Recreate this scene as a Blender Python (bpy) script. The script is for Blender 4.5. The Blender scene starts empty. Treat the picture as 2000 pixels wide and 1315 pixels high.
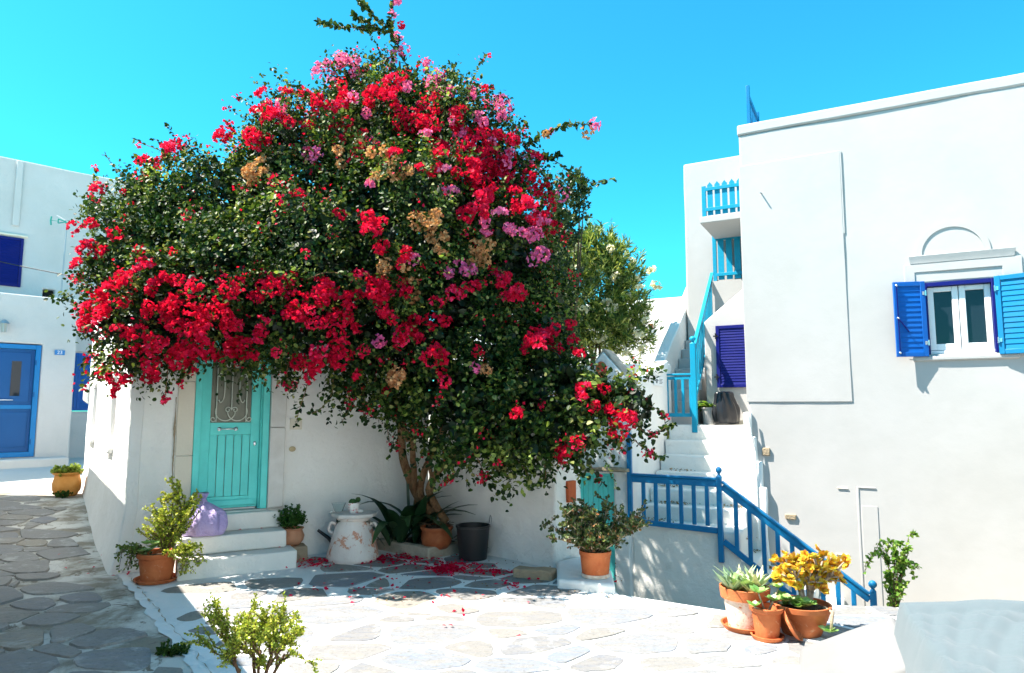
import bpy, math, random
import numpy as np
from mathutils import Vector, noise as mnoise

random.seed(7)
RNG = np.random.default_rng(11)
SC = bpy.context.scene
COL = SC.collection
R = math.radians

# ------------------------------------------------------------------ camera, sky, sun
EYE = 1.65
PITCH = R(6.1)
FPX = 1333.0
cam_d = bpy.data.cameras.new('camera')
cam_d.sensor_width = 36.0
cam_d.lens = 36.0 * FPX / 2000.0
cam_d.clip_start = 0.05
cam_d.clip_end = 3000
cam = bpy.data.objects.new('camera', cam_d)
COL.objects.link(cam)
cam.location = (0, 0, EYE)
cam.rotation_euler = (R(90) + PITCH, 0, 0)
SC.camera = cam

SUN = Vector((-0.55, -0.05, 0.83)).normalized()      # direction towards the sun
world = bpy.data.worlds.new('World')
SC.world = world
world.use_nodes = True
wn = world.node_tree
bg = wn.nodes['Background']
sky = wn.nodes.new('ShaderNodeTexSky')
sky.sky_type = 'NISHITA'
sky.sun_disc = False
sky.sun_elevation = math.asin(SUN.z)
sky.sun_rotation = math.atan2(SUN.x, SUN.y)
sky.air_density = 1.0
sky.dust_density = 0.3
sky.ozone_density = 1.5
tint = wn.nodes.new('ShaderNodeMix')
tint.data_type = 'RGBA'
tint.blend_type = 'MULTIPLY'
tint.inputs[0].default_value = 1.0
tint.inputs[7].default_value = (0.13, 0.91, 0.97, 1)
wn.links.new(sky.outputs[0], tint.inputs[6])
wn.links.new(tint.outputs[2], bg.inputs[0])
bg.inputs[1].default_value = 0.075

sun_d = bpy.data.lights.new('sun', 'SUN')
sun_d.energy = 3.8
sun_d.angle = R(0.5)
sun_d.color = (1.0, 0.925, 0.83)
sun_o = bpy.data.objects.new('sun', sun_d)
COL.objects.link(sun_o)
sun_o.location = SUN * 60
sun_o.rotation_euler = (-SUN).to_track_quat('-Z', 'Y').to_euler()

SC.view_settings.view_transform = 'Standard'
SC.view_settings.look = 'None'
SC.view_settings.exposure = 2.12
SC.view_settings.gamma = 1.0
SC.view_settings.use_curve_mapping = False

# ------------------------------------------------------------------ helpers
CP, SP = math.cos(PITCH), math.sin(PITCH)
def ray(px, py):
    u = (px - 1000.0) / FPX
    v = (657.5 - py) / FPX
    return Vector((u, CP - SP * v, SP + CP * v))
def PY(px, py, Y):
    """the point seen at a photo pixel at distance Y"""
    d = ray(px, py)
    return Vector((0, 0, EYE)) + d * (Y / d.y)
def PZ(px, py, z=0.0):
    d = ray(px, py)
    return Vector((0, 0, EYE)) + d * ((z - EYE) / d.z)
def PX(p):
    """photo pixel of a point"""
    y = p[1] * CP + (p[2] - EYE) * SP
    w = -p[1] * SP + (p[2] - EYE) * CP
    return 1000 + FPX * p[0] / y, 657.5 - FPX * w / y

WL = {}
def _link(o, wloc, parent):
    COL.objects.link(o)
    WL[o.name] = Vector(wloc)
    if parent is not None:
        o.parent = parent
        o.location = Vector(wloc) - WL[parent.name]
    else:
        o.location = wloc
    return o
def tag(o, label=None, cat=None, group=None, kind=None):
    if label: o['label'] = label
    if cat: o['category'] = cat
    if group: o['group'] = group
    if kind: o['kind'] = kind
    return o
def thing(name, loc, label, cat, group=None):
    o = bpy.data.objects.new(name, None)
    o.empty_display_size = 0.2
    _link(o, loc, None)
    return tag(o, label, cat, group)
def inst(proto, wloc, parent, rotz=None, scale=None, name=None):
    o = proto.copy()
    if name: o.name = name
    o.parent = None
    _link(o, wloc, parent)
    if rotz is not None: o.rotation_euler = rotz if hasattr(rotz, '__len__') else (0, 0, rotz)
    if scale is not None: o.scale = scale if hasattr(scale, '__len__') else (scale,) * 3
    for k in ('label', 'category', 'group'):
        if k in o: del o[k]
    return o

class Frame:
    """s along a wall, n out of it (towards the viewer's side), z up"""
    def __init__(self, o, d, flip=False):
        self.o = Vector((o[0], o[1], 0))
        self.d = Vector((d[0], d[1], 0)).normalized()
        self.n = Vector((self.d.y, -self.d.x, 0))
        if flip: self.n = -self.n
        self.ang = math.atan2(self.d.y, self.d.x)
    def p(self, s, n, z):
        v = self.o + self.d * s + self.n * n
        return Vector((v.x, v.y, z))
WORLD = Frame((0, 0), (1, 0), True)

def wob(v, amp, sc=1.3):
    q = Vector((v[0], v[1], v[2])) * sc
    n = mnoise.noise_vector(q) + mnoise.noise_vector(q * 2.7) * 0.4
    return Vector((v[0], v[1], v[2])) + n * amp

class MB:
    def __init__(self):
        self.v = []; self.f = []
    def add(self, vs, fs):
        b = len(self.v)
        self.v += [tuple(x) for x in vs]
        self.f += [tuple(i + b for i in f) for f in fs]
        return self
    def box(self, fr, s0, s1, n0, n1, z0, z1):
        P = fr.p
        vs = [P(s0, n0, z0), P(s1, n0, z0), P(s1, n1, z0), P(s0, n1, z0),
              P(s0, n0, z1), P(s1, n0, z1), P(s1, n1, z1), P(s0, n1, z1)]
        return self.add(vs, [(0, 1, 2, 3), (7, 6, 5, 4), (0, 4, 5, 1), (1, 5, 6, 2), (2, 6, 7, 3), (3, 7, 4, 0)])
    def prism(self, bot, top):
        n = len(bot)
        fs = [tuple(range(n))[::-1], tuple(range(n, 2 * n))]
        fs += [(i, (i + 1) % n, n + (i + 1) % n, n + i) for i in range(n)]
        return self.add(list(bot) + list(top), fs)
    def tube(self, path, rad, sides=8, caps=True):
        path = [Vector(p) for p in path]
        n = len(path)
        if not hasattr(rad, '__len__'): rad = [rad] * n
        vs = []; fs = []
        up = Vector((0.13, 0.27, 0.95))
        t0 = (path[1] - path[0]).normalized()
        a = t0.cross(up)
        if a.length < 1e-3: a = t0.cross(Vector((1, 0, 0)))
        a.normalize()
        for i, p in enumerate(path):
            t = (path[min(i + 1, n - 1)] - path[max(i - 1, 0)]).normalized()
            a = (a - t * a.dot(t))
            if a.length < 1e-6: a = t.orthogonal()
            a.normalize()
            b = t.cross(a)
            for k in range(sides):
                th = 2 * math.pi * k / sides
                vs.append(p + (a * math.cos(th) + b * math.sin(th)) * rad[i])
        for i in range(n - 1):
            for k in range(sides):
                k2 = (k + 1) % sides
                fs.append((i * sides + k, i * sides + k2, (i + 1) * sides + k2, (i + 1) * sides + k))
        if caps:
            fs.append(tuple(range(sides))[::-1])
            fs.append(tuple((n - 1) * sides + k for k in range(sides)))
        return self.add(vs, fs)
    def lathe(self, prof, c=(0, 0, 0), seg=28, jit=0.0, tilt=None):
        c = Vector(c); vs = []; fs = []
        n = len(prof)
        for i, (r, z) in enumerate(prof):
            for k in range(seg):
                th = 2 * math.pi * k / seg
                v = Vector((r * math.cos(th), r * math.sin(th), z))
                if jit:
                    v += mnoise.noise_vector(v * 6 + c) * jit
                if tilt is not None: v = tilt @ v
                vs.append(c + v)
        for i in range(n - 1):
            for k in range(seg):
                k2 = (k + 1) % seg
                fs.append((i * seg + k, i * seg + k2, (i + 1) * seg + k2, (i + 1) * seg + k))
        fs.append(tuple(range(seg))[::-1])
        fs.append(tuple((n - 1) * seg + k for k in range(seg)))
        return self.add(vs, fs)
    def ball(self, c, r, seg=12, rings=8, sq=(1, 1, 1), jit=0.0):
        prof = []
        c = Vector(c); vs = []; fs = []
        for i in range(1, rings):
            ph = math.pi * i / rings - math.pi / 2
            for k in range(seg):
                th = 2 * math.pi * k / seg
                v = Vector((math.cos(ph) * math.cos(th) * sq[0], math.cos(ph) * math.sin(th) * sq[1], math.sin(ph) * sq[2])) * r
                if jit: v += mnoise.noise_vector(v * (1.6 / r) + c * 3.1) * jit
                vs.append(c + v)
        nb = len(vs)
        vs.append(c + Vector((0, 0, -r * sq[2]))); vs.append(c + Vector((0, 0, r * sq[2])))
        for i in range(rings - 2):
            for k in range(seg):
                k2 = (k + 1) % seg
                fs.append((i * seg + k, i * seg + k2, (i + 1) * seg + k2, (i + 1) * seg + k))
        for k in range(seg):
            k2 = (k + 1) % seg
            fs.append((nb, k2, k))
            fs.append((nb + 1, (rings - 2) * seg + k, (rings - 2) * seg + k2))
        return self.add(vs, fs)
    def wall(self, fr, s0, s1, z0, z1, nf, nb, holes=(), step=0.35, top=None):
        """a wall with rectangular openings (s0,s1,z0,z1); top(s) bends its upper edge"""
        def cuts(a, b, extra):
            xs = sorted({a, b, *[e for e in extra if a < e < b]})
            out = []
            for x, y in zip(xs, xs[1:]):
                k = max(1, int(round((y - x) / step)))
                out += [x + (y - x) * i / k for i in range(k)]
            return out + [b]
        S = cuts(s0, s1, [h[i] for h in holes for i in (0, 1)])
        Z = cuts(z0, z1, [h[i] for h in holes for i in (2, 3)])
        idx = {}
        vs = []; fs = []
        def V(i, j, k):
            key = (i, j, k)
            if key not in idx:
                z = Z[j]
                if top is not None and j == len(Z) - 1: z = top(S[i])
                elif top is not None:
                    z = min(z, z0 + (top(S[i]) - z0) * (Z[j] - z0) / (z1 - z0))
                idx[key] = len(vs)
                vs.append(fr.p(S[i], nf if k else nb, z))
            return idx[key]
        def solid(i, j):
            if i < 0 or j < 0 or i >= len(S) - 1 or j >= len(Z) - 1: return False
            cs, cz = (S[i] + S[i + 1]) / 2, (Z[j] + Z[j + 1]) / 2
            return not any(h[0] < cs < h[1] and h[2] < cz < h[3] for h in holes)
        for i in range(len(S) - 1):
            for j in range(len(Z) - 1):
                if not solid(i, j): continue
                fs.append((V(i, j, 1), V(i + 1, j, 1), V(i + 1, j + 1, 1), V(i, j + 1, 1)))
                fs.append((V(i, j, 0), V(i, j + 1, 0), V(i + 1, j + 1, 0), V(i + 1, j, 0)))
                for (di, dj, a, b) in ((-1, 0, (0, 0), (0, 1)), (1, 0, (1, 1), (1, 0)), (0, -1, (1, 0), (0, 0)), (0, 1, (0, 1), (1, 1))):
                    if not solid(i + di, j + dj):
                        A = (i + a[0], j + a[1]); B = (i + b[0], j + b[1])
                        fs.append((V(*A, 0), V(*A, 1), V(*B, 1), V(*B, 0)))
        return self.add(vs, fs)
    def wobble(self, amp, sc=1.3):
        self.v = [tuple(wob(v, amp, sc)) for v in self.v]
        return self
    def build(self, name, mat, parent=None, smooth=None, bevel=0, seg=2, origin=None, sub=0):
        a = np.array(self.v)
        if origin is None:
            lo, hi = a.min(0), a.max(0)
            origin = ((lo[0] + hi[0]) / 2, (lo[1] + hi[1]) / 2, lo[2])
        a = a - np.array(origin)
        m = bpy.data.meshes.new(name)
        m.from_pydata([tuple(x) for x in a], [], self.f)
        import bmesh
        bm = bmesh.new(); bm.from_mesh(m)
        bmesh.ops.recalc_face_normals(bm, faces=bm.faces)
        bm.to_mesh(m); bm.free()
        m.materials.append(mat)
        if smooth is not None:
            for p in m.polygons: p.use_smooth = True
            if smooth < 180: m.set_sharp_from_angle(angle=R(smooth))
        o = bpy.data.objects.new(name, m)
        _link(o, origin, parent)
        if bevel:
            b = o.modifiers.new('bevel', 'BEVEL'); b.width = bevel; b.segments = seg
            b.limit_method = 'ANGLE'; b.angle_limit = R(40); b.harden_normals = False
            if smooth is None:
                for p in m.polygons: p.use_smooth = True
                m.set_sharp_from_angle(angle=R(55))
        if sub:
            s = o.modifiers.new('sub', 'SUBSURF'); s.levels = sub; s.render_levels = sub
        return o

# ------------------------------------------------------------------ materials
MATS = {}
def _mat(name):
    m = bpy.data.materials.new(name); m.use_nodes = True
    MATS[name] = m
    return m, m.node_tree, m.node_tree.nodes, m.node_tree.links, m.node_tree.nodes['Principled BSDF']
def c4(c): return (c[0], c[1], c[2], 1)
def N(nt, t, **kw):
    n = nt.nodes.new('ShaderNode' + t)
    for k, v in kw.items(): setattr(n, k, v)
    return n
def noise_tex(nt, scale, detail=5, rough=0.55, vec=None, dist=0.0):
    n = N(nt, 'TexNoise'); n.inputs['Scale'].default_value = scale
    n.inputs['Detail'].default_value = detail; n.inputs['Roughness'].default_value = rough
    n.inputs['Distortion'].default_value = dist
    if vec is not None: nt.links.new(vec, n.inputs['Vector'])
    return n
def ramp(nt, src, stops):
    r = N(nt, 'ValToRGB')
    e = r.color_ramp.elements
    while len(e) < len(stops): e.new(0.5)
    for x, (p, c) in zip(e, stops):
        x.position = p; x.color = c4(c) if hasattr(c, '__len__') else (c, c, c, 1)
    nt.links.new(src, r.inputs[0])
    return r
def mixc(nt, fac, a, b, mode='MIX'):
    m = N(nt, 'Mix', data_type='RGBA', blend_type=mode)
    for s, i in ((fac, 0), (a, 6), (b, 7)):
        if hasattr(s, 'is_linked') or hasattr(s, 'links'): nt.links.new(s, m.inputs[i])
        elif i == 0: m.inputs[0].default_value = s
        else: m.inputs[i].default_value = c4(s)
    return m.outputs[2]
def bump(nt, src, strength, dist, prev=None):
    b = N(nt, 'Bump'); b.inputs['Strength'].default_value = strength; b.inputs['Distance'].default_value = dist
    nt.links.new(src, b.inputs['Height'])
    if prev is not None: nt.links.new(prev.outputs[0], b.inputs['Normal'])
    return b
def wpos(nt):
    g = N(nt, 'NewGeometry'); return g.outputs['Position']

def plaster(name, col=(0.78, 0.78, 0.76), dirt=(0.5, 0.44, 0.33), amount=0.35, relief=1.0, brush=True):
    m, nt, nd, lk, bs = _mat(name)
    p = wpos(nt)
    big = noise_tex(nt, 0.9, 4, 0.6, p)
    base = mixc(nt, ramp(nt, big.outputs[0], [(0.35, 0.0), (0.7, 1.0)]).outputs[0], col, (col[0] * 0.9, col[1] * 0.9, col[2] * 0.885))
    st = noise_tex(nt, 2.3, 9, 0.72, p, 0.6)
    stm = ramp(nt, st.outputs[0], [(0.60, 0.0), (0.78, amount)])
    c = mixc(nt, stm.outputs[0], base, dirt)
    fl = noise_tex(nt, 11, 6, 0.7, p)
    flm = ramp(nt, fl.outputs[0], [(0.70, 0.0), (0.73, amount)])
    c = mixc(nt, flm.outputs[0], c, (dirt[0] * 0.8, dirt[1] * 0.75, dirt[2] * 0.7))
    lk.new(c, bs.inputs['Base Color'])
    bs.inputs['Roughness'].default_value = 0.92
    bs.inputs['Specular IOR Level'].default_value = 0.2
    n1 = noise_tex(nt, 5, 4, 0.55, p); n2 = noise_tex(nt, 38, 6, 0.65, p)
    b = bump(nt, n1.outputs[0], 0.55 * relief, 0.05)
    b = bump(nt, n2.outputs[0], 0.4 * relief, 0.012, b)
    lk.new(b.outputs[0], bs.inputs['Normal'])
    return m

def mottled(name, c1, c2, scale=6, rough=0.7, relief=0.4, dist=0.01, c3=None, spec=0.3, thr=(0.35, 0.65), fine=60, obj=False, c3t=(0.56, 0.62)):
    m, nt, nd, lk, bs = _mat(name)
    if obj: p = N(nt, 'TexCoord').outputs['Object']
    else: p = wpos(nt)
    n = noise_tex(nt, scale, 7, 0.65, p, 0.3)
    c = mixc(nt, ramp(nt, n.outputs[0], [(thr[0], 0.0), (thr[1], 1.0)]).outputs[0], c1, c2)
    if c3 is not None:
        n3 = noise_tex(nt, scale * 2.6, 8, 0.7, p, 0.8)
        c = mixc(nt, ramp(nt, n3.outputs[0], [(c3t[0], 0.0), (c3t[1], 1.0)]).outputs[0], c, c3)
    lk.new(c, bs.inputs['Base Color'])
    bs.inputs['Roughness'].default_value = rough
    bs.inputs['Specular IOR Level'].default_value = spec
    f = noise_tex(nt, fine, 5, 0.6, p)
    b = bump(nt, f.outputs[0], relief, dist)
    b = bump(nt, n.outputs[0], relief, dist * 2, b)
    lk.new(b.outputs[0], bs.inputs['Normal'])
    return m

def paint(name, col, rough=0.4, wear=0.25):
    m, nt, nd, lk, bs = _mat(name)
    p = wpos(nt)
    n = noise_tex(nt, 3.5, 6, 0.6, p)
    c = mixc(nt, ramp(nt, n.outputs[0], [(0.3, 0.0), (0.75, 1.0)]).outputs[0], col, tuple(min(1, x * (1 - wear) + 0.004) for x in col))
    f = noise_tex(nt, 45, 4, 0.7, p)
    c = mixc(nt, ramp(nt, f.outputs[0], [(0.69, 0.0), (0.74, 0.5)]).outputs[0], c, tuple(min(1, x * 0.75 + (0.05 if col[1] > .05 else 0.004)) for x in col))
    lk.new(c, bs.inputs['Base Color'])
    bs.inputs['Specular IOR Level'].default_value = 0.25
    r = ramp(nt, n.outputs[0], [(0.2, rough * 0.8), (0.8, min(1, rough * 1.4))])
    lk.new(r.outputs[0], bs.inputs['Roughness'])
    b = bump(nt, noise_tex(nt, 26, 3, 0.5, p).outputs[0], 0.15, 0.004)
    lk.new(b.outputs[0], bs.inputs['Normal'])
    return m

def leafmat(name, stops, rough=0.45, trans=0.3, spec=0.4, objvar=0.0):
    """colour picked per leaf from the 'rnd' attribute"""
    m, nt, nd, lk, bs = _mat(name)
    a = N(nt, 'Attribute', attribute_name='rnd')
    fac = a.outputs['Fac']
    if objvar:
        oi = N(nt, 'ObjectInfo'); m1 = N(nt, 'Mix', data_type='FLOAT'); m1.inputs[0].default_value = objvar
        lk.new(fac, m1.inputs[2]); lk.new(oi.outputs['Random'], m1.inputs[3]); fac = m1.outputs[0]
    r = ramp(nt, fac, stops)
    lk.new(r.outputs[0], bs.inputs['Base Color'])
    bs.inputs['Roughness'].default_value = rough
    bs.inputs['Specular IOR Level'].default_value = spec
    tr = N(nt, 'BsdfTranslucent')
    t2 = mixc(nt, 1.0, r.outputs[0], (1.25, 1.2, 0.7), 'MULTIPLY')
    lk.new(t2, tr.inputs['Color'])
    mx = N(nt, 'MixShader'); mx.inputs[0].default_value = trans
    lk.new(bs.outputs[0], mx.inputs[1]); lk.new(tr.outputs[0], mx.inputs[2])
    lk.new(mx.outputs[0], nd['Material Output'].inputs['Surface'])
    return m

def simple(name, col, rough=0.5, metal=0.0, spec=0.5):
    m, nt, nd, lk, bs = _mat(name)
    bs.inputs['Base Color'].default_value = c4(col)
    bs.inputs['Roughness'].default_value = rough
    bs.inputs['Metallic'].default_value = metal
    bs.inputs['Specular IOR Level'].default_value = spec
    return m

def stone_mat(name, cols, relief=0.9):
    """flagstones: colour by object, grain by position"""
    m, nt, nd, lk, bs = _mat(name)
    oi = N(nt, 'ObjectInfo')
    at = N(nt, 'Attribute', attribute_name='rnd')
    ad = N(nt, 'Math', operation='ADD'); lk.new(oi.outputs['Random'], ad.inputs[0]); lk.new(at.outputs['Fac'], ad.inputs[1])
    fr_ = N(nt, 'Math', operation='FRACT'); lk.new(ad.outputs[0], fr_.inputs[0])
    k = len(cols)
    r = ramp(nt, fr_.outputs[0], [(i / (k - 1), c) for i, c in enumerate(cols)])
    p = wpos(nt)
    mp = N(nt, 'Mapping'); mp.inputs['Scale'].default_value = (1, 3.2, 1); mp.inputs['Rotation'].default_value = (0, 0, 0.6)
    lk.new(p, mp.inputs['Vector'])
    n = noise_tex(nt, 5, 9, 0.7, mp.outputs[0], 0.8)
    c = mixc(nt, ramp(nt, n.outputs[0], [(0.40, 0.0), (0.62, 0.85)]).outputs[0], r.outputs[0], (0.24, 0.225, 0.20))
    d = noise_tex(nt, 34, 7, 0.75, p)
    c = mixc(nt, ramp(nt, d.outputs[0], [(0.52, 0.0), (0.66, 0.6)]).outputs[0], c, (0.12, 0.115, 0.105))
    lime = noise_tex(nt, 3.1, 8, 0.75, p, 0.4)
    c = mixc(nt, ramp(nt, lime.outputs[0], [(0.54, 0.0), (0.70, 0.6)]).outputs[0], c, (0.55, 0.55, 0.53))
    lk.new(c, bs.inputs['Base Color'])
    bs.inputs['Roughness'].default_value = 0.75
    b = bump(nt, n.outputs[0], relief, 0.02)
    b = bump(nt, d.outputs[0], relief * 0.7, 0.006, b)
    lk.new(b.outputs[0], bs.inputs['Normal'])
    return m

M_white = plaster('whitewash', (0.80, 0.795, 0.775), amount=0.10)
M_far = plaster('far_whitewash', (0.60, 0.585, 0.57), (0.44, 0.40, 0.33), amount=0.12, relief=0.7)
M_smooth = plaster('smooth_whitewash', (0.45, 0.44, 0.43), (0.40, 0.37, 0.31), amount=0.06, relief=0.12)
M_old = plaster('old_whitewash', (0.88, 0.865, 0.825), (0.50, 0.42, 0.31), amount=0.35, relief=1.3)
M_cream = plaster('cream_plaster', (0.76, 0.70, 0.58), (0.42, 0.33, 0.22), amount=0.45, relief=0.6)
M_rough = plaster('rough_whitewash', (0.88, 0.87, 0.84), (0.48, 0.41, 0.31), amount=0.35, relief=2.2)
M_step = plaster('step_whitewash', (0.82, 0.80, 0.75), (0.36, 0.29, 0.2), amount=0.5, relief=0.9)
M_marble = mottled('marble', (0.70, 0.69, 0.66), (0.60, 0.58, 0.54), 4, 0.5, 0.15, 0.004)
M_turq = paint('turquoise_paint', (0.16, 0.82, 0.76), 0.5, 0.22)
M_rail = paint('blue_rail_paint', (0.003, 0.17, 0.38), 0.38, 0.18)
M_cyan = paint('cyan_rail_paint', (0.004, 0.27, 0.43), 0.4, 0.12)
M_door23 = paint('blue_door_paint', (0.004, 0.09, 0.28), 0.4, 0.15)
M_frame23 = paint('bright_blue_frame_paint', (0.008, 0.20, 0.50), 0.4, 0.15)
M_navy = paint('deep_blue_paint', (0.001, 0.004, 0.13), 0.45, 0.05)
M_shut = paint('blue_shutter_paint', (0.003, 0.10, 0.40), 0.38, 0.12)
M_shutr = paint('light_blue_shutter_paint', (0.006, 0.18, 0.38), 0.38, 0.12)
M_winw = paint('white_window_paint', (0.75, 0.76, 0.77), 0.35, 0.08)
M_terra = mottled('terracotta', (0.40, 0.095, 0.028), (0.52, 0.16, 0.055), 6, 0.75, 0.35, 0.006, c3=(0.55, 0.30, 0.17), c3t=(0.60, 0.70))
M_terrad = mottled('dark_terracotta', (0.30, 0.075, 0.03), (0.40, 0.13, 0.05), 9, 0.45, 0.3, 0.006)
M_terraw = mottled('flaking_white_terracotta', (0.76, 0.72, 0.67), (0.68, 0.58, 0.53), 1.6, 0.85, 0.6, 0.01, c3=(0.54, 0.27, 0.18), c3t=(0.545, 0.575))
M_orange = mottled('orange_clay', (0.62, 0.25, 0.045), (0.72, 0.34, 0.09), 7, 0.6, 0.3, 0.006)
M_lime = mottled('salt_crust', (0.72, 0.66, 0.58), (0.60, 0.42, 0.30), 12, 0.9, 0.4, 0.006)
M_soil = mottled('soil', (0.05, 0.033, 0.02), (0.10, 0.07, 0.045), 18, 1.0, 1.0, 0.03)
M_wood = mottled('bark', (0.20, 0.10, 0.05), (0.38, 0.23, 0.12), 14, 0.9, 1.0, 0.03, spec=0.1)
M_twig = mottled('twig_bark', (0.10, 0.055, 0.03), (0.17, 0.10, 0.06), 20, 0.9, 0.5, 0.01)
M_palewood = mottled('pale_succulent_bark', (0.42, 0.34, 0.24), (0.30, 0.23, 0.16), 20, 0.85, 0.6, 0.008)
M_stone = mottled('tan_stone', (0.42, 0.33, 0.22), (0.32, 0.25, 0.17), 5, 0.9, 0.8, 0.02)
M_gstone = mottled('grey_stone', (0.34, 0.31, 0.27), (0.46, 0.43, 0.38), 6, 0.9, 0.9, 0.02)
M_kerb = mottled('kerb_stone', (0.50, 0.45, 0.36), (0.36, 0.31, 0.24), 5, 0.9, 0.8, 0.015)
M_black = simple('black_plastic', (0.012, 0.012, 0.014), 0.42)
M_bin = simple('black_bag_plastic', (0.012, 0.013, 0.016), 0.28)
M_lav = mottled('lavender_plastic', (0.44, 0.34, 0.64), (0.54, 0.44, 0.74), 9, 0.38, 0.8, 0.02)
M_iron = simple('pale_painted_iron', (0.62, 0.64, 0.55), 0.5)
M_metal = simple('polished_metal', (0.75, 0.76, 0.78), 0.22, 1.0)
M_steel = simple('galvanised_steel', (0.42, 0.43, 0.45), 0.5, 0.7)
M_dark = simple('dark_void', (0.015, 0.016, 0.018), 0.9)
M_brass = simple('aged_brass', (0.40, 0.33, 0.2), 0.5, 0.6)
M_green_ant = simple('green_antenna_plastic', (0.02, 0.30, 0.24), 0.5)
M_cable = simple('cable_rubber', (0.02, 0.02, 0.022), 0.6)
M_red = mottled('red_clay_tile', (0.50, 0.11, 0.03), (0.42, 0.085, 0.03), 8, 0.7, 0.4, 0.006)
M_blue_plate = simple('blue_enamel', (0.02, 0.20, 0.50), 0.3)
M_wprint = simple('white_print', (0.8, 0.8, 0.8), 0.5)
M_kprint = simple('grey_print', (0.16, 0.17, 0.18), 0.6)
M_signw = simple('white_sign_board', (0.78, 0.79, 0.80), 0.4)
M_cloth = None

def glass(name, col, rough=0.03):
    m, nt, nd, lk, bs = _mat(name)
    bs.inputs['Base Color'].default_value = c4(col)
    bs.inputs['Roughness'].default_value = rough
    bs.inputs['Specular IOR Level'].default_value = 0.35
    b = bump(nt, noise_tex(nt, 2.5, 2, 0.5, wpos(nt)).outputs[0], 0.06, 0.02)
    lk.new(b.outputs[0], bs.inputs['Normal'])
    return m
M_pane = glass('dark_window_glass', (0.012, 0.020, 0.030))
M_doorglass = mottled('frosted_door_glass', (0.085, 0.095, 0.055), (0.125, 0.125, 0.075), 3, 0.3, 0.1, 0.01, spec=0.5)
M_lampglass = simple('lamp_glass', (0.35, 0.37, 0.33), 0.15)
def clear_glass(name):
    m, nt, nd, lk, bs = _mat(name)
    bs.inputs['Base Color'].default_value = (0.85, 0.92, 0.92, 1)
    bs.inputs['Roughness'].default_value = 0.05
    bs.inputs['Transmission Weight'].default_value = 1.0
    bs.inputs['IOR'].default_value = 1.3
    return m
M_bowl = clear_glass('clear_bowl_glass')

G_ = [(0.0, (0.006, 0.019, 0.004)), (0.45, (0.016, 0.044, 0.006)), (0.75, (0.046, 0.092, 0.012)), (0.91, (0.14, 0.18, 0.035)), (1.0, (0.27, 0.27, 0.10))]
L_boug = leafmat('bougainvillea_leaf', G_, 0.5, 0.28, 0.22)
L_inshade = leafmat('inner_shade_leaf', [(0.0, (0.005, 0.013, 0.004)), (1.0, (0.016, 0.038, 0.008))], 0.5, 0.15)  # near-black tone paints in the shade deep within the crown
L_red = leafmat('crimson_bract', [(0.0, (0.42, 0.003, 0.022)), (0.45, (0.66, 0.007, 0.052)), (0.8, (0.72, 0.018, 0.10)), (1.0, (0.78, 0.09, 0.26))], 0.55, 0.45, 0.12, 0.5)
L_pink = leafmat('pink_bract', [(0.0, (0.62, 0.06, 0.24)), (0.6, (0.75, 0.16, 0.40)), (1.0, (0.84, 0.44, 0.50))], 0.55, 0.35, 0.2, 0.5)
L_tan = leafmat('dried_bract', [(0.0, (0.42, 0.17, 0.07)), (0.6, (0.58, 0.30, 0.14)), (1.0, (0.68, 0.45, 0.24))], 0.7, 0.3, 0.1)
L_lime = leafmat('fresh_leaf', [(0.0, (0.12, 0.20, 0.03)), (1.0, (0.32, 0.40, 0.08))], 0.45, 0.4)
L_ole = leafmat('oleander_leaf', [(0.0, (0.030, 0.070, 0.016)), (0.45, (0.10, 0.18, 0.035)), (0.75, (0.26, 0.34, 0.07)), (1.0, (0.52, 0.54, 0.15))], 0.4, 0.3)
L_olefl = leafmat('oleander_petal', [(0.0, (0.70, 0.62, 0.28)), (0.4, (0.78, 0.75, 0.58)), (1.0, (0.82, 0.82, 0.76))], 0.6, 0.35, 0.1)
L_olive = leafmat('dark_shrub_leaf', [(0.0, (0.015, 0.035, 0.012)), (0.7, (0.045, 0.085, 0.025)), (1.0, (0.14, 0.17, 0.06))], 0.4, 0.25)
L_port = leafmat('spekboom_leaf', [(0.0, (0.12, 0.19, 0.015)), (0.5, (0.32, 0.40, 0.04)), (1.0, (0.60, 0.58, 0.10))], 0.4, 0.3)
L_portd = leafmat('dark_spekboom_leaf', [(0.0, (0.035, 0.075, 0.018)), (0.6, (0.10, 0.17, 0.03)), (1.0, (0.20, 0.27, 0.05))], 0.4, 0.3)
L_jade = leafmat('jade_leaf', [(0.0, (0.03, 0.055, 0.016)), (0.6, (0.07, 0.11, 0.03)), (0.85, (0.14, 0.17, 0.04)), (1.0, (0.34, 0.12, 0.06))], 0.35, 0.2)
L_aeon = leafmat('yellow_succulent_leaf', [(0.0, (0.50, 0.16, 0.02)), (0.4, (0.66, 0.38, 0.025)), (0.8, (0.62, 0.50, 0.04)), (1.0, (0.50, 0.52, 0.07))], 0.45, 0.25)
L_ech = leafmat('green_succulent_leaf', [(0.0, (0.13, 0.28, 0.07)), (0.6, (0.26, 0.46, 0.13)), (1.0, (0.42, 0.56, 0.22))], 0.4, 0.2)
L_aga = leafmat('striped_agave_leaf', [(0.0, (0.13, 0.22, 0.12)), (0.5, (0.26, 0.36, 0.20)), (1.0, (0.62, 0.62, 0.32))], 0.45, 0.15)
L_basil = leafmat('basil_leaf', [(0.0, (0.020, 0.06, 0.010)), (1.0, (0.06, 0.17, 0.025))], 0.45, 0.3)
L_big = leafmat('broad_leaf', [(0.0, (0.010, 0.035, 0.014)), (1.0, (0.035, 0.095, 0.03))], 0.3, 0.15, 0.6)
L_vine = leafmat('vine_leaf', [(0.0, (0.05, 0.13, 0.015)), (0.6, (0.13, 0.26, 0.035)), (1.0, (0.28, 0.40, 0.07))], 0.4, 0.35)
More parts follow.
